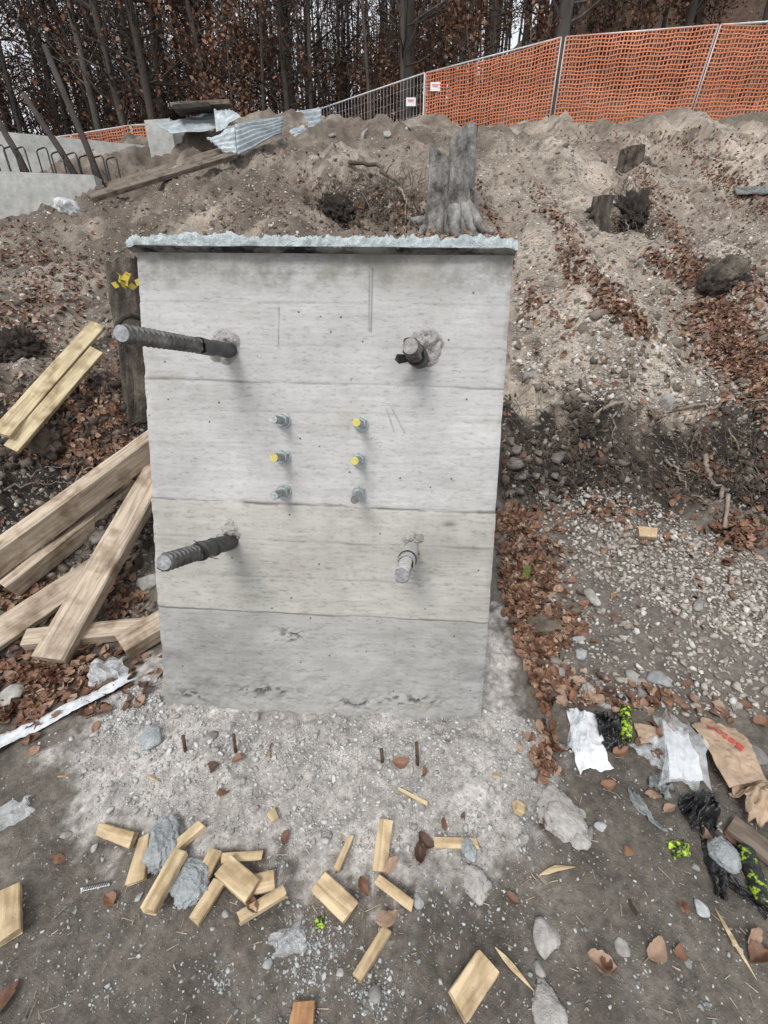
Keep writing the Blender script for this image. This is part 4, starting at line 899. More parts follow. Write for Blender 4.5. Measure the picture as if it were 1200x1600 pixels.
for i, (a, b, w, h, lab) in enumerate([(1040, 631, 26, 22, 'white boulder at the lip of the dark bank'), (822, 591, 26, 16, 'pale boulder beside the block above the dark bank'), (1000, 412, 16, 10, 'small white boulder on the leafy rill'), (605, 212, 15, 6, 'pale boulder on the soil crest near the tall stump'), (570, 214, 22, 6, 'bluish slab on the soil crest'), (640, 203, 12, 5, 'pale boulder at the foot of the wire panel'), (1090, 945, 20, 22, 'angular white stone on the gravel fan'), (925, 935, 22, 26, 'tan upright stone below the gravel fan'), (18, 1092, 44, 26, 'large whitish stone half under leaves beside the white strip'), (232, 912, 30, 26, 'grey angular stone touching the block side'), (440, 222, 18, 5, 'flat light stone on the crest by the corrugated scrap'), (520, 212, 13, 5, 'light stone on the crest before the wire panel')]):
    lump('boulder', a, b, w, h, .7, 'rock', lab, 'boulder', seed=50+i, sub=3, amp=.12, fine=.05, flat_=7, smooth=False, rot=i*.9)
lump('white_sack', 108, 332, 30, 16, .8, 'whitebag', 'crumpled white sack at the foot of the lower wall', 'sack', seed=40, amp=.25, fine=.15, ffreq=5)
# stone slabs sticking out of the cut bank
SL = [(872, 712, 46, 13), (808, 700, 28, 9), (800, 722, 34, 14), (838, 706, 14, 7), (846, 768, 22, 11), (812, 744, 24, 10), (868, 742, 20, 9), (808, 766, 30, 9), (838, 742, 18, 8), (880, 750, 24, 12), (795, 688, 20, 9), (862, 775, 16, 8), (192, 822, 44, 12), (205, 846, 40, 10), (150, 838, 36, 9), (60, 838, 40, 12), (90, 812, 30, 9), (30, 850, 36, 10), (215, 770, 24, 14), (60, 820, 24, 9), (175, 862, 30, 9)]
for i, (a, b, w, h) in enumerate(SL):
    p = g1(a, b); s = mpp(p); V, f = ICO[2]; r = np.random.default_rng(70+i); v = V.copy()
    for _ in range(9):
        n = r.normal(size=3)*np.array([1, 1, .3]); n /= np.linalg.norm(n); q = r.uniform(.4, .75); v = v-np.outer(np.maximum(0, v@n-q), n)
    v[:, 2] = np.clip(v[:, 2], -.5, .5); v = v/np.abs(v).max(0); v = v*np.array([w*s/2, .09, h*s/2])
    o = ob('rock_slab', mesh('rock_slab', v, f, M['slab'])); o.location = p+np.array([0, .02, 0]); o.rotation_euler = (r.normal()*.15, r.normal()*.15, r.normal()*.3)
    tag(o, 'flat layered stone jutting from the dark bank '+('right beside the block and gravel fan' if a > 400 else 'behind the stacked beams'), 'stone', 'layered stones '+('in the bank by the gravel fan' if a > 400 else 'in the bank behind the beams'))

# ------------------------------------------------------------------ timber heap beside the block
def onpix(px, py, off): p = g1(px, py); return p+np.array(off)
def beam(a, b, w, t, up, mat, lab, seed, la=.03, lb=.03, pull=0., **k):
    p = g1(*a); q = g1(*b); p = EYE+(p-EYE)*(1-pull); q = EYE+(q-EYE)*(1-pull); return timber('timber_beam', p+np.array([0, 0, la]), q+np.array([0, 0, lb]), w, t, up, mat, lab, 'beam', 'beams and boards beside the block', seed, **k)
beam((8, 694), (158, 524), .10, .028, (.25, -.75, .6), 'yellowwood', 'upper of two yellow boards on edge pointing to the rotten snag', 201, .06, .07, .07, segs=14)
beam((18, 702), (152, 548), .085, .03, (.25, -.75, .6), 'yellowwood', 'lower of two yellow boards on edge, notched by a root', 202, .0, .0, .065, segs=14)
beam((-60, 945), (300, 668), .11, .15, (0, -.25, 1), 'beam', 'thick mud-stained beam with pale top, uppermost of the heap', 203, .09, .07, segs=18)
beam((20, 935), (218, 768), .075, .11, (0, -.25, 1), 'beam', 'slimmer beam lying just under the thick mud-stained one', 204, .06, .04, segs=14)
beam((84, 1042), (262, 760), .145, .085, (.2, -.35, 1), 'beam', 'broad reddish beam leaning steeply across the others', 205, .04, .16, segs=18)
beam((-40, 1040), (175, 892), .14, .045, (.0, -.8, .6), 'beam', 'greyish plank on edge crossing behind the reddish beam', 206, .07, .07, segs=14)
beam((46, 1008), (262, 985), .09, .07, (0, -.3, 1), 'beam', 'yellowish batten lying level under the reddish beam', 207, .035, .035, segs=14)
beam((196, 1024), (300, 960), .12, .10, (0, -.3, 1), 'beam', 'short stout beam end poking out beside the block base', 208, .05, .05, segs=8)
beam((148, 890), (176, 880), .04, .02, (0, -.5, 1), 'offcut', 'small pale stick between the two lower beams', 209, .02, .02, segs=4)

# ------------------------------------------------------------------ sawn offcuts on the ground
OFF = [((161, 1296), (214, 1314), 19, .024, (.8, 1.05), 'offcut', 'tapered offcut by the upright grey rubble piece'), ((230, 1312), (216, 1384), 25, .022, (.6, 1.1), 'offcut', 'pointed offcut left of the upright rubble piece'),
       ((319, 1291), (247, 1354), 16, .026, (1, .9), 'offcut', 'narrow offcut leaning on the upright rubble piece'), ((287, 1346), (238, 1440), 23, .03, (1, 1), 'offcut', 'long stout offcut lying over the flat rubble piece'),
       ((338, 1334), (316, 1378), 21, .024, (1, 1), 'offcut', 'half-hidden offcut behind the flat rubble piece'), ((344, 1380), (304, 1445), 20, .022, (1, .95), 'offcut', 'offcut with split end beside the flat rubble piece'),
       ((346, 1342), (411, 1337), 13, .018, (1, .9), 'offcut', 'thin level stick above the broad offcut'), ((352, 1360), (398, 1402), 31, .026, (1, 1), 'offcut', 'broad offcut in the middle of the heap'),
       ((396, 1384), (430, 1376), 25, .02, (1, 1), 'offcut', 'short offcut tucked behind the broad one'), ((378, 1441), (449, 1398), 15, .024, (1, 1), 'offcut', 'narrow offcut with a brown leaf across it'),
       ((16, 1396), (14, 1474), 33, .03, (1, 1.1), 'offcut', 'lone thick offcut far from the heap beside nothing else'), ((550, 1308), (527, 1362), 10, .018, (.8, 1), 'offcut', 'thin offcut with a slanted tip between the broken slurry edge and the mud'),
       ((604, 1284), (593, 1364), 22, .026, (1, 1), 'offcut', 'long straight offcut standing out on the slurry edge'), ((588, 1374), (643, 1416), 14, .026, (1, 1), 'offcut', 'bark-spotted offcut below the long straight one'),
       ((499, 1381), (550, 1430), 31, .028, (1, 1), 'offcut', 'broad spotted offcut alone on the mud'), ((604, 1458), (559, 1533), 15, .022, (1, 1), 'offcut', 'narrow offcut with a tan leaf on its end'),
       ((678, 1319), (744, 1321), 14, .02, (1, 1), 'offcut', 'level offcut with a grey lump on its end'), ((757, 1508), (712, 1574), 38, .03, (1, 1), 'offcut', 'wide clean offcut beside the pale splinter'),
       ((478, 1566), (472, 1606), 36, .022, (.9, 1.05), 'orangewood', 'orange-brown knotty wood chunk at the grey chips'), ((424, 1270), (431, 1284), 14, .012, (1, .8), 'yellowwood', 'tiny yellow wood chip on the cement slurry'),
       ((622, 1233), (667, 1257), 6, .01, (.7, 1), 'offcut', 'thin stick on the cement slurry'), ((994, 834), (1021, 837), 17, .045, (1, 1), 'brick', 'small cut wooden block on the gravel fan'),
       ((800, 1262), (812, 1270), 16, .025, (1, 1), 'offcut', 'little wood block at the slurry corner'), ((768, 1214), (780, 1216), 5, .008, (1, 1), 'yellowwood', 'tiny yellow sliver at the slurry corner')]
for i, (a, b, w, t, tp, m_, lab) in enumerate(OFF):
    p = g1(*a); q = g1(*b); c = (p+q)/2; s = mpp(c); n = normal(c, .05); view = (EYE-c)/np.linalg.norm(EYE-c)
    r = np.random.default_rng(400+i); lift = t*.5+.004+(.03 if i == 3 else .012 if i in (7, 9) else 0)
    n = n+r.normal(size=3)*.06
    timber('wood_offcut', p+n*(lift), q+n*(lift+.004*r.random()), w*s, t, n, m_, lab.replace(' beside nothing else', ', nothing near it'), 'wood offcut', 'sawn wood offcuts on the ground', 400+i, taper=tp, skew=(r.normal()*.08, r.normal()*.08), segs=8, rag=.003)
# splinters: thin tapering shards
for i, (pts, w, lab) in enumerate([([(773, 1481), (800, 1512), (834, 1550)], 9, 'pale tapering splinter beside the wide clean offcut'), ([(1116, 1420), (1145, 1472), (1181, 1532)], 7, 'long thin splinter on the open mud'), ([(842, 1369), (868, 1358), (898, 1356)], 8, 'short bright splinter below the big mortar slab'), ([(90, 1215), (104, 1214), (118, 1212)], 4, 'yellow straw-like sliver at the slurry edge'), ([(230, 1213), (238, 1217), (250, 1224)], 4, 'thin sliver on the slurry by the rubble')]):
    P = [g1(*q)+np.array([0, 0, .006]) for q in pts]; s = mpp(P[1])*w/2
    o = MB().tube([P[0], (P[0]+P[1])/2, P[1], (P[1]+P[2])/2, P[2]], [s*.15, s*.8, s, s*.6, s*.1], 5).build('wood_splinter', M['offcut']); tag(o, lab, 'splinter', 'wood splinters')
o = MB().tube([g1(822, 906), g1(822, 906)+np.array([.0, .02, .085])], [.022, .02], 4).build('mossy_stake', M['moss']); tag(o, 'short mossy green wooden stake standing in the leaves', 'stake')
for i, (a, b, lab) in enumerate([((288, 1172), 1150, 'rusty pin in the slurry, the one beside a grey flake'), ((367, 1174), 1148, 'rusty pin in the slurry above a brown leaf'), ((598, 1190), 1171, 'short rusty pin in the slurry beside a white chip'), ((653, 1194), 1161, 'tallest rusty pin in the slurry beside a curled leaf')]):
    p = g1(*a); t = at_y(a[0]-2, b, p[1]); o = MB().tube([p-np.array([0, 0, .03]), t], .0065, 8).build('rusty_pin', M['rust'], None, True); tag(o, lab, 'steel pin', 'rusty pins before the block')

# ------------------------------------------------------------------ rubble and mortar
lump('concrete_rubble', 256, 1322, 50, 66, .9, 'rubble', 'upright grey concrete rubble piece with one smooth side', 'rubble', seed=61, sub=5, amp=.16, fine=.09, ffreq=7, flat_=5, rot=.3, sink=.25)
lump('concrete_rubble', 296, 1384, 66, 52, .55, 'rubble', 'flat rough concrete rubble piece under the long offcut', 'rubble', seed=62, sub=5, amp=.22, fine=.11, ffreq=7, flat_=3, rot=-.4, sink=.3)
lump('mortar_slab', 878, 1270, 78, 66, .32, 'mortar', 'big crumbly pinkish-grey mortar slab beside the cement slurry', 'mortar', seed=63, sub=5, amp=.22, fine=.10, ffreq=7, flat_=3, rot=-.5)
lump('mortar_lump', 905, 1312, 34, 24, .5, 'mortar', 'small mortar crumb at the tip of the big mortar slab', 'mortar', seed=64, sub=4, amp=.2, fine=.1)
lump('mortar_lump', 732, 1330, 24, 30, .7, 'rubble', 'bluish grey lump sitting on the end of the level offcut', 'mortar', seed=65, sub=4, amp=.2, fine=.1, sink=.1)
lump('mortar_lump', 742, 1382, 40, 42, .4, 'mortar', 'ribbed mortar crumb below the level offcut', 'mortar', seed=66, sub=4, amp=.25, fine=.15)
lump('stone_wedge', 852, 1466, 58, 50, .4, 'mortar', 'wedge-shaped whitish stone set in the mud', 'stone', seed=67, sub=3, amp=.1, fine=.04, flat_=9, smooth=False)
lump('stone_wedge', 842, 1512, 18, 28, .6, 'rock', 'small upright stone under the whitish wedge', 'stone', seed=68, sub=3, amp=.1, fine=.04, flat_=7, smooth=False)
lump('mortar_lump', 858, 1580, 50, 60, .25, 'mortar', 'flat smear of mortar in the mud below the stones', 'mortar', seed=69, sub=4, amp=.25, fine=.12)
lump('grey_stone', 1130, 1338, 42, 38, .7, 'rubble', 'rounded grey stone wrapped in black plastic', 'stone', seed=70, sub=4, amp=.12, fine=.06)
lump('grey_stone', 586, 1555, 20, 20, .7, 'rock', 'rounded dark pebble in the grey chips', 'stone', seed=71, sub=3, amp=.1, fine=.03)
lump('concrete_flake', 236, 1152, 44, 34, .4, 'rubble', 'grey concrete flake leaning in the slurry rubble', 'rubble', seed=72, sub=4, amp=.15, fine=.08, flat_=6)
ST = [(1030, 1062, 50, 26, .5), (985, 1060, 26, 22, .7), (1000, 1085, 22, 18, .7), (908, 1022, 26, 18, .6), (870, 1035, 24, 16, .6), (918, 1075, 20, 18, .6), (972, 1090, 26, 18, .6), (945, 1100, 28, 16, .6), (878, 1052, 22, 14, .5), (833, 1032, 22, 16, .4), (1150, 1100, 20, 14, .5), (1098, 1000, 14, 12, .6), (905, 1000, 22, 14, .5), (1180, 1180, 50, 28, .3), (918, 1305, 16, 30, .5), (938, 1293, 20, 18, .5), (818, 1310, 14, 20, .5), (1118, 1290, 10, 8, .5), (655, 1408, 22, 20, .7), (640, 1168, 16, 18, .7), (592, 1196, 14, 14, .6), (618, 1222, 14, 10, .6), (660, 1262, 16, 10, .5), (372, 1295, 10, 10, .6), (218, 1402, 14, 14, .6), (352, 1430, 14, 14, .5), (380, 1422, 10, 10, .5), (148, 1325, 12, 16, .4), (104, 1305, 12, 16, .4), (1170, 1370, 10, 8, .6), (1095, 1420, 28, 22, .3), (970, 1480, 26, 30, .3), (1075, 1505, 14, 14, .5), (420, 1505, 14, 20, .4), (530, 1520, 18, 12, .5), (1085, 1355, 14, 12, .5), (360, 1135, 16, 14, .6), (400, 1120, 18, 16, .6), (330, 1150, 20, 18, .5), (470, 1165, 12, 10, .6), (740, 1210, 12, 10, .6), (770, 1240, 16, 20, .5)]
for i, (a, b, w, h, rt) in enumerate(ST):
    lab, grp = ('pale stone among the leaves below the gravel fan', 'stones below the gravel fan') if b < 1112 and a > 800 else ('light stone chip lying on the cement slurry', 'stone chips on the slurry') if b < 1270 and a < 800 else ('light stone lying on the brown mud', 'stones on the mud')
    lump('loose_stone', a, b, w, h, rt, 'rock' if i % 3 else 'chip', lab, 'stone', grp, seed=100+i, sub=2, amp=.1, fine=.03, flat_=8, smooth=False, rot=i*1.3, sink=.35)

# ------------------------------------------------------------------ litter
sheet('white_strip', [(-20, 1168), (205, 1060), (212, 1068), (-20, 1192)], 90, 8, 'strip', .006, 6, 5, 'long torn white plastic strip at the edge of the slurry', 'plastic strip', .026, .002, ext=.05)
sheet('film_wad', [(134, 1045), (196, 1030), (200, 1072), (148, 1082)], 34, 34, 'milkyfilm', .018, 1.8, 7, 'crumpled clear film wad beside the short beam end', 'plastic film', .02, .001, arch=.03, ext=.12)
sheet('film_scrap', [(-5, 1262), (48, 1246), (52, 1280), (-5, 1300)], 24, 20, 'film', .012, 3., 8, 'clear film scrap flattened on the mud', 'plastic film', .006, .001, ext=.12)
sheet('film_scrap', [(420, 1462), (470, 1445), (480, 1488), (428, 1500)], 24, 20, 'film', .02, 3., 9, 'clear plastic scrap on the grey chips', 'plastic film', .01, .001, arch=.015, ext=.12)
sheet('paper_sheet', [(886, 1106), (930, 1116), (954, 1202), (904, 1206)], 30, 40, 'paper', .012, 2.2, 10, 'torn white paper sheet under the dirty glove-like roll', 'paper', .012, .0012, ext=.06)
sheet('dirty_roll', [(893, 1118), (912, 1112), (905, 1178), (884, 1172)], 24, 30, 'milkyfilm', .02, 2.5, 12, 'dirty yellowed film roll lying on the white paper', 'plastic film', .02, .001, arch=.02, ext=.06)
bagr = sheet('plastic_bag', [(1018, 1118), (1076, 1132), (1104, 1235), (1030, 1240)], 44, 44, 'film', .018, 1.6, 14, 'clear plastic bag with a white paper inside', 'plastic bag', .03, .001, arch=.05, ext=.08)
sheet('folded_paper', [(1032, 1130), (1066, 1138), (1098, 1222), (1044, 1222)], 24, 30, 'paper', .012, 2., 15, 'folded white paper inside the clear bag', 'paper', .014, .0012, arch=.02)
sheet('plastic_bag', [(978, 1168), (1030, 1150), (1052, 1196), (1040, 1212)], 34, 30, 'milkyfilm', .02, 2.4, 16, 'milky film fold between the green roll and the clear bag', 'plastic bag', .015, .001, arch=.02, ext=.06)
ks = sheet('paper_sack', [(1072, 1136), (1140, 1140), (1195, 1230), (1140, 1245)], 50, 50, 'kraft', .012, 2., 17, 'flattened brown cement sack with red lettering', 'paper sack', .018, .002, arch=.03, ext=.05)
sheet('cardboard_piece', [(1086, 1168), (1128, 1172), (1180, 1232), (1128, 1244)], 30, 30, 'kraft', .008, 1.6, 18, 'light cardboard piece lying below the lettered sack', 'cardboard', .055, .004)
sheet('cardboard_piece', [(988, 1132), (1022, 1140), (1034, 1160), (1000, 1166)], 20, 20, 'kraft', .006, 1.6, 19, 'small cardboard piece beside the green roll', 'cardboard', .012, .004)
sheet('paper_sack', [(1140, 1240), (1215, 1222), (1220, 1300), (1168, 1290)], 44, 44, 'kraft', .03, 2.4, 20, 'crumpled brown paper sack bulging beside the timber stick', 'paper sack', .03, .002, arch=.06, ext=.08)
timber('old_board', g1(1138, 1292)+np.array([0, 0, .02]), g1(1215, 1352)+np.array([0, 0, .02]), .07, .02, (0, 0, 1), 'oldwood', 'grey weathered board end under the crumpled sack', 'board', seed=77)
# lettering on the sack, laid on its surface
def lettering(txt, px, py, ang, size, surf, up):
    cu = bpy.data.curves.new('lettering', 'FONT'); cu.body = txt; cu.size = size; cu.align_x = 'CENTER'; cu.align_y = 'CENTER'; cu.extrude = .0006; cu.offset = .0004
    tmp = bpy.data.objects.new('tmp', cu); COL.objects.link(tmp); dg = bpy.context.evaluated_depsgraph_get(); me = bpy.data.meshes.new_from_object(tmp.evaluated_get(dg)); bpy.data.objects.remove(tmp)
    bm = bmesh.new(); bm.from_mesh(me); bmesh.ops.subdivide_edges(bm, edges=bm.edges[:], cuts=2); bm.to_mesh(me); bm.free(); me.name = 'lettering'; me.materials.clear(); me.materials.append(M['redprint'])
    V = np.empty(len(me.vertices)*3); me.vertices.foreach_get('co', V); V = V.reshape(-1, 3)
    c = g1(px, py); n = normal(c, .08); ax = np.array([math.cos(ang), math.sin(ang), 0.]); ax -= n*(ax@n); ax /= np.linalg.norm(ax); ay = np.cross(n, ax)
    Wp = c+V[:, :1]*ax+V[:, 1:2]*ay
    loc = np.array(surf.location); SV = np.empty(len(surf.data.vertices)*3); surf.data.vertices.foreach_get('co', SV); SV = SV.reshape(-1, 3)+loc
    for i in range(len(Wp)):
        d = ((SV[:, :2]-Wp[i, :2])**2).sum(1); k = np.argsort(d)[:4]; w = 1/(d[k]+1e-6); Wp[i, 2] = (SV[k, 2]*w).sum()/w.sum()+.0075+V[i, 2]
    me.vertices.foreach_set('co', (Wp-loc).ravel()); me.update(); o = bpy.data.objects.new('lettering', me); link(o, surf); o['label'] = 'red word printed on the sack'
lettering('Beton', 1124, 1167, math.radians(122), .052, ks, None)
# green and black rolls, neon scraps, black plastic
def roll(px0, px1, rpx, mat, lab, nm='marking_roll'):
    p = g1(*px0); q = g1(*px1); r = rpx*mpp((p+q)/2); n = 24; pts = [p+(q-p)*t+np.array([0, 0, r*.9]) for t in np.linspace(0, 1, n)]
    rd = [r*(.8 if k in (0, n-1) else 1+.07*math.sin(k*1.9)) for k in range(n)]; c = (p+q)/2
    o = MB().tube([x-c for x in pts], rd, 16).build(nm, M[mat], None, True, c); tag(o, lab, 'tape roll', 'neon green and black rolls'); return o
roll((975, 1110), (977, 1160), 8, 'neon', 'neon green and black mottled roll lying behind the clear bag')
roll((1160, 1330), (1190, 1420), 12, 'neon2', 'black roll with a neon green stripe beside the weathered board')
sheet('neon_scrap', [(1040, 1318), (1068, 1314), (1078, 1338), (1052, 1345)], 18, 18, 'neon', .012, 2.4, 24, 'neon green crumpled scrap alone on the mud', 'plastic scrap', .01, .0015, ext=.1)
sheet('green_scrap', [(492, 1436), (506, 1432), (508, 1450), (494, 1454)], 12, 12, 'neon', .008, 2.4, 25, 'tiny bright green scrap above the grey chips', 'plastic scrap', .006, .001, ext=.15)
sheet('grey_film', [(1040, 1306), (1004, 1248), (980, 1232), (990, 1262)], 26, 16, 'greyplastic', .015, 2.6, 26, 'dusty grey plastic flap pointing at the neon scrap', 'plastic scrap', .008, .001, ext=.1)
sheet('black_film', [(924, 1118), (964, 1120), (966, 1152), (934, 1150)], 30, 30, 'blackplastic', .03, 3.2, 27, 'black crumpled plastic beside the white paper sheet', 'black plastic', .015, .001, arch=.02, ext=.15)
sheet('black_film', [(940, 1142), (972, 1150), (975, 1176), (945, 1172)], 24, 24, 'blackplastic', .02, 3., 28, 'smaller black plastic fold below the green roll', 'black plastic', .012, .001, ext=.15)
sheet('black_film', [(1062, 1245), (1112, 1250), (1112, 1296), (1066, 1298)], 40, 40, 'blackplastic', .035, 3.4, 29, 'shiny black plastic wad below the clear bag', 'black plastic', .02, .001, arch=.03, ext=.15)
sheet('black_film', [(1088, 1290), (1108, 1288), (1130, 1396), (1112, 1400)], 14, 50, 'blackplastic', .02, 3.6, 30, 'long dusty black plastic strip trailing down the mud', 'black plastic', .012, .001, ext=.12)
sheet('black_film', [(1108, 1320), (1150, 1312), (1152, 1365), (1118, 1372)], 30, 30, 'blackplastic', .02, 3.2, 31, 'black plastic sheet under the rounded grey stone', 'black plastic', .006, .001, ext=.12)
sheet('black_film', [(1120, 1372), (1140, 1364), (1200, 1422), (1190, 1432)], 40, 14, 'blackplastic', .015, 3.2, 32, 'twisted black plastic tail reaching the striped roll', 'black plastic', .01, .001, ext=.12)
sheet('black_film', [(1018, 1205), (1052, 1228), (1042, 1252), (1014, 1232)], 20, 20, 'greyplastic', .02, 3., 33, 'grey-black plastic tatter under the clear bag corner', 'black plastic', .01, .001, ext=.15)
sheet('black_mat', [(1148, 297), (1210, 292), (1210, 305), (1152, 308)], 20, 8, 'greyplastic', .02, 3., 34, 'dark ribbed plastic piece lying on the upper gravel slope', 'plastic scrap', .03, .01)
# printed measuring strip
ms = sheet('measuring_strip', [(127, 1388), (172, 1379), (173, 1384), (128, 1394)], 20, 4, 'paper', .001, 1., 40, 'small printed black and white measuring strip on the mud', 'measuring strip', .006, .001)
tk_ = MB(); pa, pb = g1(130, 1391), g1(171, 1382)
for k in range(11):
    c = pa+(pb-pa)*(k+.5)/11+np.array([0, 0, .0105]); a = (pb-pa)/np.linalg.norm(pb-pa); b = np.cross([0, 0, 1.], a)
    tk_.add([c-a*.0022-b*.006, c+a*.0012-b*.006, c+a*.0034+b*.006, c+a*0+b*.006], [(0, 1, 2, 3)])
tko = tk_.build('printed_ticks', M['blackplastic']); tko.parent = ms; tko.location = -ms.location

# ------------------------------------------------------------------ roots and twigs
def cord(name, pts, r0, r1, mat, lab, cat, grp, lift=.01, wob=.006, seed=0):
    r = np.random.default_rng(seed); P = []
    pp = [(g1(a, b) if len(q) == 0 else g1(a, b)+np.array([0, 0, q[0]])) for (a, b, *q) in pts]
    for i in range(len(pp)-1):
        for t in np.linspace(0, 1, 7)[:-1 if i < len(pp)-2 else None]: P.append(pp[i]+(pp[i+1]-pp[i])*t+r.normal(size=3)*wob)
    P = [np.array([p[0], p[1], max(p[2], Hs(p[0], p[1]))+lift]) for p in P]; n = len(P)
    o = MB().tube(P, [r0+(r1-r0)*i/(n-1) for i in range(n)], 6).build(name, M[mat], None, True); tag(o, lab, cat, grp)
cord('branch', [(545, 262), (590, 278, .1), (628, 312, .05), (655, 348)], .03, .015, 'root', 'long bent branch lying before the tall split stump', 'branch', None, .05, .02, 1)
cord('branch', [(628, 300), (634, 330, .05), (640, 358)], .014, .006, 'paleroot', 'thin forked twig standing beside the bent branch', 'branch', None, .05, .02, 2)
cord('branch', [(925, 658), (948, 645, .03), (975, 633)], .014, .010, 'paleroot', 'pale stripped stick on the lip of the bank', 'stick', None, .02, .004, 3)
cord('root', [(1098, 718), (1105, 752), (1124, 770), (1130, 832)], .02, .012, 'paleroot', 'thick pale root hanging down the dark bank', 'root', None, .03, .006, 4)
RT_ = [[(1055, 738), (1080, 775), (1118, 800)], [(1085, 680), (1100, 720), (1105, 760)], [(1050, 640), (1120, 640), (1195, 628)], [(1085, 665), (1140, 640), (1195, 632)], [(1020, 668), (1040, 650), (1060, 636)], [(1075, 660), (1078, 700), (1080, 730)], [(1135, 675), (1160, 720), (1195, 760)], [(1130, 760), (1170, 790), (1198, 800)], [(1040, 725), (1060, 745), (1100, 735)], [(905, 680), (908, 720), (900, 745)], [(960, 650), (955, 690)], [(60, 640), (100, 660), (140, 655)], [(40, 745), (90, 735), (130, 720)], [(10, 770), (60, 755), (110, 760)], [(100, 790), (130, 740), (170, 735)], [(180, 540), (196, 590), (210, 640)], [(60, 590), (90, 620), (100, 660)], [(560, 280), (545, 300), (540, 340)], [(500, 320), (520, 300), (560, 290)], [(565, 300), (580, 330), (575, 360)], [(960, 320), (975, 345), (985, 365)], [(1095, 425), (1110, 415), (1130, 412)], [(340, 260), (348, 290)], [(905, 600), (915, 630)], [(910, 590), (935, 632)]]
for i, pts in enumerate(RT_):
    cord('thin_root', pts, .006+.003*(i % 3), .003, 'root' if i % 2 else 'paleroot', 'thin bare root or twig straggling over the '+('dark bank right of the block' if pts[0][0] > 800 and pts[0][1] > 560 else 'dark bank behind the beams' if pts[0][1] > 500 else 'upper slope soil'), 'root', 'thin roots '+('on the bank by the gravel fan' if pts[0][0] > 800 and pts[0][1] > 560 else 'on the bank by the beams' if pts[0][1] > 500 else 'on the upper slope'), .015, .012, 20+i)
rt = MB(); r = np.random.default_rng(8)        # fine root hairs hanging in the cut bank
pxs = np.concatenate([r.uniform(785, 1200, 1000), r.uniform(0, 230, 600), r.uniform(490, 660, 320), r.uniform(950, 1016, 160)]); pys = np.concatenate([r.uniform(625, 775, 1000), r.uniform(600, 860, 600), r.uniform(275, 355, 320), r.uniform(300, 370, 160)])
for p in G(pxs, pys):
    if np.isnan(p[0]): continue
    s = depth(p)/2.7; n = normal(p); d = n*.4+r.normal(size=3)*.6+np.array([0, -.1, -.5]); d /= np.linalg.norm(d); L = r.uniform(.04, .14)*s
    rt.tube([p-n*.01, p+n*.015*s+d*L*.5+r.normal(size=3)*.015*s, p+n*.01+d*L+r.normal(size=3)*.02*s], [.0024*s, .002*s, .0008*s], 3, 0, False)
tag(rt.build('root_hairs', M['root']), 'tangle of fine root hairs in the dark earth', 'roots', kind='stuff')

# ------------------------------------------------------------------ fallen leaves
def leaf_proto(seed, curl, nx=5, ny=1):
    r = np.random.default_rng(seed); w = r.uniform(.24, .33); cu = curl*r.uniform(.6, 1.4); tw = r.normal()*.35; fo = r.uniform(.1, .9); sk = r.normal()*.08
    V, F_ = [], []
    for i in range(nx+1):
        t = i/nx; hw = w*max(.02, math.sin(math.pi*t**.85)**.75)*(1+.06*math.sin(i*2.6+seed))
        for j in range(-ny, ny+1):
            a = j/ny; x = t-.5; yy = a*hw+sk*math.sin(math.pi*t)
            z = cu*x*x*.9+fo*abs(a)*hw+tw*x*a*hw*3+(.03*r.normal() if ny > 1 else .02*r.normal())
            V.append((x+(.03*r.normal() if ny > 1 and abs(j) == ny else 0), yy, z))
    m = 2*ny+1
    for i in range(nx):
        for j in range(2*ny):
            a, b, c, d = i*m+j, (i+1)*m+j, (i+1)*m+j+1, i*m+j+1; F_ += [(a, b, c), (a, c, d)]
    return np.array(V), np.array(F_)
CU = [.15, .5, .9, -.5, .3, 1.3]
LP = [leaf_proto(i, CU[i % 6], 4) for i in range(12)]; LPB = [leaf_proto(i+40, CU[i % 6], 9, 3) for i in range(12)]
SP = []
for i in range(10):
    r = np.random.default_rng(900+i); bm = bmesh.new(); 
    for _ in range(13):
        v = r.normal(size=3); v = v/np.linalg.norm(v)*r.uniform(.8, 1.05)*np.array([1, .8, .55]); bm.verts.new(v)
    g = bmesh.ops.convex_hull(bm, input=bm.verts[:]); 
    for v in [v for v in bm.verts if not v.link_faces]: bm.verts.remove(v)
    bmesh.ops.triangulate(bm, faces=bm.faces[:]); bm.verts.index_update()
    SP.append((np.array([v.co[:] for v in bm.verts])*.5, np.array([[v.index for v in f.verts] for f in bm.faces]))); bm.free()
def normals(P, e=.03):
    x, y = P[:, 0], P[:, 1]; n = np.stack([-(H(x+e, y)-H(x-e, y))/(2*e), -(H(x, y+e)-H(x, y-e))/(2*e), np.ones(len(x))], 1); return n/np.linalg.norm(n, axis=1, keepdims=True)
def frames(P, n, rngx, tilt):
    n = n+rngx.normal(size=n.shape)*tilt; n /= np.linalg.norm(n, axis=1, keepdims=True)
    a = rngx.normal(size=n.shape); a -= n*(a*n).sum(1, keepdims=True); a /= np.linalg.norm(a, axis=1, keepdims=True); return np.stack([a, np.cross(n, a), n], 2)
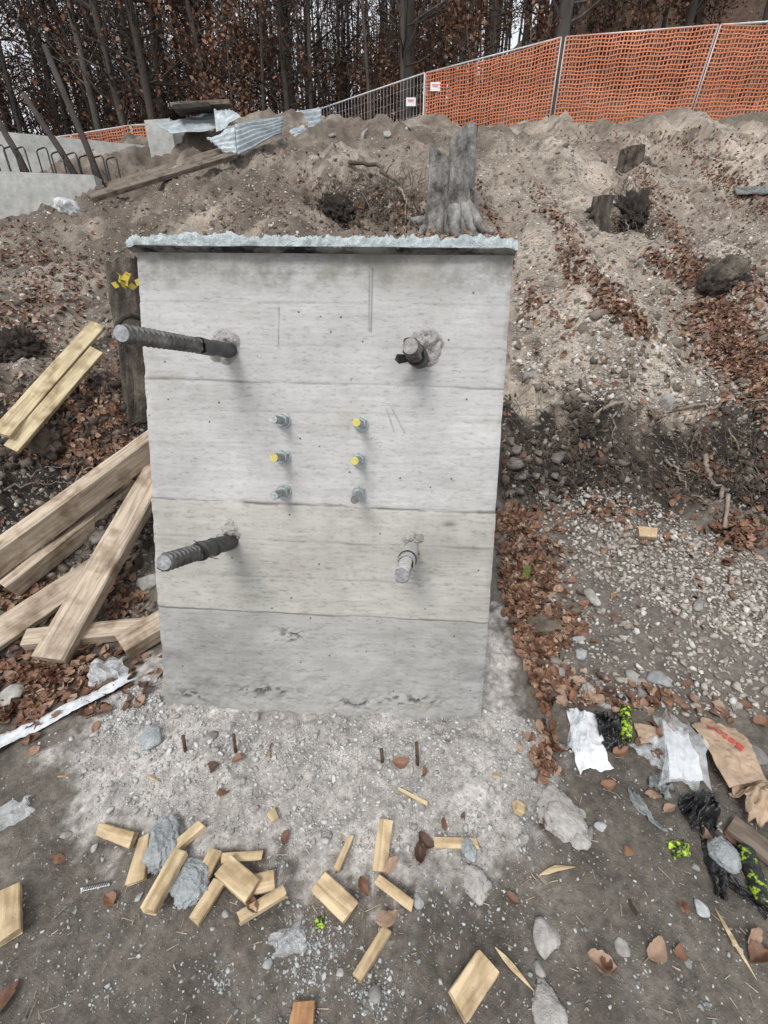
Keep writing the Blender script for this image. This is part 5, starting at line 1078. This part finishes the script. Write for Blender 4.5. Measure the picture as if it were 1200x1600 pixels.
def scatter(protos, P, S_, Rm, which, lcv, name, mat):
    Vs, Fs, Ls = [], [], []; off = 0
    for k, (v, f) in enumerate(protos):
        m = which == k
        if not m.any(): continue
        W_ = np.einsum('nij,vj->nvi', Rm[m], v)*S_[m][:, None, None]+P[m][:, None]
        c = m.sum(); Vs.append(W_.reshape(-1, 3)); Fs.append((f[None]+(np.arange(c)*len(v))[:, None, None]+off).reshape(-1, 3)); Ls.append(np.repeat(lcv[m], len(f))); off += c*len(v)
    me = mesh(name, np.concatenate(Vs), np.concatenate(Fs), M[mat]); a = me.attributes.new('lc', 'FLOAT', 'FACE'); l = np.concatenate(Ls)
    a.data.foreach_set('value', l.astype(np.float32)[:len(me.polygons)]); return ob(name, me)
lr = np.random.default_rng(77)
EL = [(60, 470, 85, 60, 230), (110, 420, 100, 36, 190), (45, 380, 60, 36, 110), (135, 640, 70, 60, 260), (195, 600, 26, 70, 90), (150, 710, 80, 40, 240), (60, 935, 80, 40, 200), (95, 1055, 110, 45, 520), (30, 1100, 40, 40, 160), (190, 925, 44, 55, 120), (200, 700, 30, 60, 80), (30, 520, 60, 40, 60),
      (825, 900, 48, 85, 620), (855, 975, 46, 38, 300), (800, 815, 34, 28, 140), (845, 1060, 22, 65, 130), (950, 800, 60, 22, 70), (905, 1085, 90, 34, 60), (1000, 1095, 70, 20, 40), (800, 940, 26, 50, 220), (1150, 838, 45, 30, 200), (1105, 735, 32, 14, 80), (1040, 820, 60, 40, 20),
      (565, 330, 46, 34, 160), (450, 300, 60, 50, 70), (785, 385, 18, 34, 60), (640, 335, 30, 34, 150), (830, 480, 14, 30, 40), (380, 330, 70, 30, 60), (1080, 1160, 110, 60, 20), (1000, 1400, 190, 180, 9), (300, 1400, 300, 150, 2), (850, 1180, 16, 60, 50), (600, 1220, 250, 90, 8),
      (820, 1010, 30, 40, 90), (700, 370, 60, 14, 110), (1150, 300, 60, 70, 170), (1020, 260, 60, 40, 110)]
LN_ = [((720, 225), (800, 420), 9, 150), ((835, 290), (920, 420), 13, 240), ((920, 420), (1010, 530), 16, 280), ((985, 250), (1060, 380), 20, 330), ((1060, 380), (1140, 500), 22, 420), ((1080, 500), (1200, 620), 34, 900), ((1010, 400), (1080, 440), 14, 160), ((1060, 225), (1200, 330), 22, 420), ((1100, 470), (1200, 560), 24, 420), ((880, 390), (900, 450), 10, 80), ((930, 470), (1000, 500), 12, 120), ((1150, 440), (1200, 470), 20, 120), ((880, 215), (1190, 222), 12, 200), ((800, 440), (900, 520), 8, 50)]
px_, py_ = [], []
for cx, cy, rx, ry, n in EL: px_.append(cx+lr.normal(size=n)*rx*.55); py_.append(cy+lr.normal(size=n)*ry*.55)
for (a, b), (c, d), w, n in LN_: t = lr.random(n); px_.append(a+(c-a)*t+lr.normal(size=n)*w*.6); py_.append(b+(d-b)*t+lr.normal(size=n)*w*.6)
n = 1300; px_.append(lr.uniform(-250, 1450, n)); py_.append(lr.uniform(230, 1000, n)); n = 500; px_.append(lr.uniform(1200, 1420, n)); py_.append(lr.normal(880, 70, n))
P = G(np.concatenate(px_), np.concatenate(py_)); P = P[~np.isnan(P[:, 0])]
n = 5000; yy = lr.uniform(17.5, 40, n); P = np.concatenate([P, np.stack([yy*lr.uniform(.05, 1.1, n), yy, 0*yy], 1)])      # forest floor
n = 1500; yy = lr.uniform(3, 14, n); P = np.concatenate([P, np.stack([yy*lr.uniform(-1.2, 1.3, n), yy, 0*yy], 1)])
mk = (np.abs(P[:, 0]) < BW/2+.0) & (P[:, 1] > 1.0) & (P[:, 1] < 2.4) & (P[:, 1] > BO[1]-.02); P = P[~mk]; _q = g1(150, 1387); P = P[np.hypot(P[:, 0]-_q[0], P[:, 1]-_q[1]) > .12]
P[:, 2] = H(P[:, 0], P[:, 1])
N = normals(P); Rm = frames(P, N, lr, .42); S_ = np.clip(lr.normal(.048, .013, len(P)), .022, .08); S_[P[:, 1] > 17] *= 2.2
P = P+N*(.004+lr.random(len(P))[:, None]*.012); which = lr.integers(0, 12, len(P)); lcv = np.clip(lr.normal(.54, .27, len(P)), 0, 1)
big = np.zeros(len(P), bool); dd = S_/np.linalg.norm(P-EYE, axis=1); dd[~((np.abs(P[:, 0]) < .75*P[:, 1]+.6))] *= .3; big[np.argsort(-dd)[:230]] = True
scatter(LP, P[~big], S_[~big], Rm[~big], which[~big], lcv[~big], 'leaf_litter', 'leaf'); o = bpy.data.objects['leaf_litter']; tag(o, 'drifts of small brown beech leaves over the slope', 'leaves', kind='stuff')
LM = []
for k, (v, f) in enumerate(LPB):
    for t in (.15, .45, .7, .95):
        me = mesh('fallen_leaf', v, f, M['leaf'], True); a = me.attributes.new('lc', 'FLOAT', 'FACE'); a.data.foreach_set('value', np.full(len(me.polygons), t, np.float32)); LM.append(me)
def leaf_at(p, s, R, me, lab, grp):
    o = ob('fallen_leaf', me); o.matrix_world = Matrix([[R[i, 0]*s, R[i, 1]*s, R[i, 2]*s, p[i]] for i in range(3)]+[[0, 0, 0, 1]]); tag(o, lab, 'leaf', grp)
for i in np.where(big)[0]:
    me = LM[which[i]*4+min(3, int(lcv[i]*4))]; xx, yy = P[i, 0], P[i, 1]
    lab = ('brown fallen leaf in the drift beside the white strip and beams', 'leaves by the white strip') if xx < -.8 else ('brown fallen leaf in the drift along the block side and gravel', 'leaves along the block side') if yy > 1.45 else ('brown fallen leaf lying on the open mud', 'leaves on the mud')
    leaf_at(P[i], S_[i], Rm[i], me, *lab)
for i, (a, b, L, k, tn, lab) in enumerate([(656, 1340, 36, 5, 0, 'dark red curled leaf below the level offcut tip'), (664, 1312, 34, 2, 0, 'dark red leaf folded over the level offcut end'), (627, 1190, 30, 2, 2, 'curled rust leaf between two rusty pins'), (373, 1189, 22, 1, 2, 'flat orange leaf beside a rusty pin'), (335, 1197, 30, 0, 0, 'dark maroon leaf on the slurry'), (152, 1137, 20, 0, 2, 'square-looking orange leaf below the white strip'), (606, 1443, 44, 0, 3, 'large tan leaf on the end of a narrow offcut'), (614, 1356, 32, 4, 3, 'tan leaf beside the long straight offcut'), (400, 1420, 34, 4, 1, 'brown leaf lying across a narrow offcut'), (172, 1410, 30, 1, 2, 'orange-brown curled leaf by the measuring strip'), (90, 1346, 26, 0, 2, 'flat pale brown leaf alone on the mud'), (1128, 1109, 34, 0, 3, 'broad flat tan leaf above the sack'), (1185, 1130, 34, 1, 2, 'folded orange leaf beside the sack edge'), (940, 1507, 50, 1, 3, 'long tan leaf on the bare mud'), (1020, 1482, 44, 2, 3, 'twin-lobed dry leaf on the bare mud'), (1188, 1500, 46, 1, 1, 'red-brown leaf near the long splinter'), (1176, 1465, 40, 4, 3, 'pale dry leaf near the long splinter'), (1148, 1312, 34, 0, 1, 'reddish leaf over the striped roll'), (870, 1208, 24, 0, 2, 'orange leaf by the mortar slab'), (948, 1226, 28, 2, 2, 'curled orange leaf under the white paper'), (1020, 1245, 28, 0, 3, 'tan leaf by the grey plastic flap'), (1046, 1268, 28, 4, 3, 'pale leaf by the shiny black wad'), (970, 1175, 30, 1, 2, 'orange leaf under the black fold'), (800, 1405, 26, 1, 1, 'small dark leaf near the ribbed mortar crumb'), (14, 1565, 50, 4, 1, 'dull brown leaf pressed in the mud'), (450, 1312, 24, 2, 1, 'red-brown leaf at the slurry edge'), (1010, 1085, 38, 1, 2, 'orange leaf cluster piece among the pale stones')]):
    p = g1(a, b); n = normal(p, .04); r = np.random.default_rng(600+i); R = frames(p[None], n[None], r, .2)[0]; lift = .035 if lab.endswith('offcut') else .008
    leaf_at(p+n*lift, .88*L*mpp(p), R, LM[k*4+tn], lab, None)

# ------------------------------------------------------------------ gravel
def poly_sample(poly, n, r):
    poly = np.array(poly, float); lo, hi = poly.min(0), poly.max(0); out = []
    while len(out) < n:
        q = lo+(hi-lo)*r.random((n*2, 2)); out += list(q[seg_poly(q[:, 0], q[:, 1], [tuple(t) for t in poly]) < 0])
    return np.array(out[:n])
def gravel(name, pts, mean, sd, mx_, mat, lab, seed, sink=.15, lc=(.5, .25), keep=None):
    r = np.random.default_rng(seed); P = G(pts[:, 0], pts[:, 1]); P = P[~np.isnan(P[:, 0])]
    inb = (np.abs(P[:, 0]) < BW/2+.01) & (P[:, 1] > BO[1]-.005) & (P[:, 1] < 2.4); P = P[~inb]
    S_ = np.clip(np.exp(r.normal(math.log(mean), sd, len(P))), mean*.4, mx_); N = normals(P); Rm = frames(P, N, r, .35); P = P+N*(S_*sink)[:, None]
    w = r.integers(0, 10, len(P)); l = np.clip(r.normal(lc[0], lc[1], len(P)), 0, 1)
    o = scatter(SP, P, S_, Rm, w, l, name, mat); tag(o, lab, 'gravel', kind='stuff'); return o
gr = np.random.default_rng(5)
slur = poly_sample([(245, 1060), (110, 1190), (140, 1260), (420, 1320), (700, 1335), (790, 1310), (850, 1210), (850, 1150), (790, 1040), (765, 1120), (250, 1100)], 5200, gr)
top = np.stack([gr.normal(500, 170, 2600), gr.normal(1165, 28, 2600)], 1); rside = poly_sample([(755, 980), (800, 1060), (860, 1180), (800, 1190), (755, 1130)], 900, gr)
lside = poly_sample([(250, 1040), (175, 1095), (150, 1150), (255, 1130)], 1300, gr)
gravel('slurry_chips', np.concatenate([slur, top, rside, lside]), .0066, .6, .034, 'slurrychip', 'small grey chips strewn over the cement slurry', 1, .1, (.6, .25))
fan = poly_sample([(830, 770), (900, 760), (1000, 770), (1200, 880), (1450, 1000), (1450, 1150), (1200, 1020), (1050, 960), (930, 900), (880, 830)], 6000, gr); fan2 = poly_sample([(790, 770), (1000, 780), (1450, 1000), (1450, 1230), (1200, 1130), (880, 1100), (790, 900)], 4000, gr)
gravel('gravel_fan', np.concatenate([fan, fan2]), .017, .5, .06, 'gravel', 'pale angular gravel spilled below the dark bank', 2, .15, (.62, .25))
mud = poly_sample([(0, 1200), (130, 1270), (700, 1360), (900, 1200), (1400, 1120), (1400, 1600), (-200, 1600), (-200, 1200)], 3000, gr)
pil = np.concatenate([np.stack([gr.normal(a, c, n), gr.normal(b, d, n)], 1) for a, b, c, d, n in [(480, 1500, 26, 40, 420), (500, 1470, 30, 22, 260), (590, 1550, 24, 24, 300), (345, 1530, 14, 12, 90), (430, 1345, 20, 14, 90), (640, 1380, 60, 40, 220), (760, 1380, 40, 40, 160), (150, 1560, 60, 20, 60), (820, 1300, 14, 34, 160), (840, 1240, 26, 40, 220)]])
gravel('mud_chips', np.concatenate([mud, pil]), .0055, .55, .02, 'greychip', 'tiny grey chips and crumbs trodden into the mud', 3, .05, (.55, .3))
slp = poly_sample([(0, 340), (200, 300), (400, 235), (600, 200), (900, 210), (1480, 260), (1480, 650), (1000, 640), (800, 600), (800, 380), (210, 380), (210, 560), (-250, 600), (-250, 340)], 19000, gr)
slr = poly_sample([(700, 215), (900, 215), (1450, 420), (1450, 640), (1000, 640), (800, 600), (805, 370)], 15000, gr)
gravel('slope_gravel', np.concatenate([slp, slr]), .0145, .62, .075, 'gravel', 'loose pale gravel scattered over the marl slope', 4, .05, (.62, .27))
bk = np.concatenate([poly_sample([(785, 620), (1450, 660), (1450, 940), (1000, 770), (785, 780)], 2100, gr), poly_sample([(0, 590), (200, 560), (235, 700), (245, 1000), (0, 1000)], 2400, gr)])
gravel('bank_stones', bk, .02, .6, .07, 'gravel', 'stones and crumbs in the dark bank', 5, .0, (.3, .25))
# lumps of soil breaking up the slope
cl = poly_sample([(0, 330), (400, 240), (700, 205), (1200, 215), (1200, 640), (800, 620), (800, 380), (210, 380), (210, 600), (0, 600)], 1100, gr)
P = G(cl[:, 0], cl[:, 1]); P = P[~np.isnan(P[:, 0])]; S_ = np.clip(np.exp(gr.normal(math.log(.055), .45, len(P))), .025, .16); N = normals(P); v1, f1 = ICO[2]
pr = [(v1*(1+.28*fbm(v1[:, 0]*2+i, v1[:, 1]*2, v1[:, 2]*2, 3, i))[:, None]*np.array([.5, .42, .3]), f1) for i in range(4)]
o = scatter(SP, P, S_, frames(P, N, gr, .3), gr.integers(0, 10, len(P)), np.clip(gr.normal(.3, .2, len(P)), 0, 1), 'soil_clods', 'clod'); tag(o, 'crumbly soil clods on the slope', 'soil', kind='stuff')

dk = np.concatenate([poly_sample([(785, 615), (1450, 660), (1450, 930), (1000, 760), (785, 775)], 3800, gr), poly_sample([(0, 590), (200, 560), (235, 700), (240, 900), (0, 900)], 2400, gr), poly_sample([(490, 280), (600, 270), (665, 330), (600, 362), (500, 360)], 500, gr)])
dk = dk[(fbm(dk[:, 0]*.012, dk[:, 1]*.02, None, 3, 66) > -.02)]
o = gravel('humus_crumbs', dk, .026, .75, .10, 'humus', 'dark humus crumbs in the cut bank', 6, .05, (.45, .3))
# straw and wood slivers trodden into the ground
sv = np.concatenate([poly_sample([(0, 1200), (130, 1270), (700, 1360), (900, 1200), (1200, 1120), (1200, 1600), (0, 1600)], 200, gr), np.stack([gr.normal(450, 200, 130), gr.normal(1330, 60, 130)], 1)])
Pq = G(sv[:, 0], sv[:, 1]); Pq = Pq[~np.isnan(Pq[:, 0])]; sm = MB()
for p in Pq:
    a = gr.uniform(0, 6.28); L = abs(gr.normal(.016, .012))+.004; d = np.array([math.cos(a), math.sin(a), .1*gr.normal()])*L; w = gr.uniform(.0006, .0018)
    sm.tube([p+np.array([0, 0, .002]), p+d+np.array([0, 0, .003])], [w, w*.6], 4, 0, False)
tag(sm.build('wood_slivers', M['beam']), 'tiny wood slivers and straw trodden into the mud', 'slivers', kind='stuff')
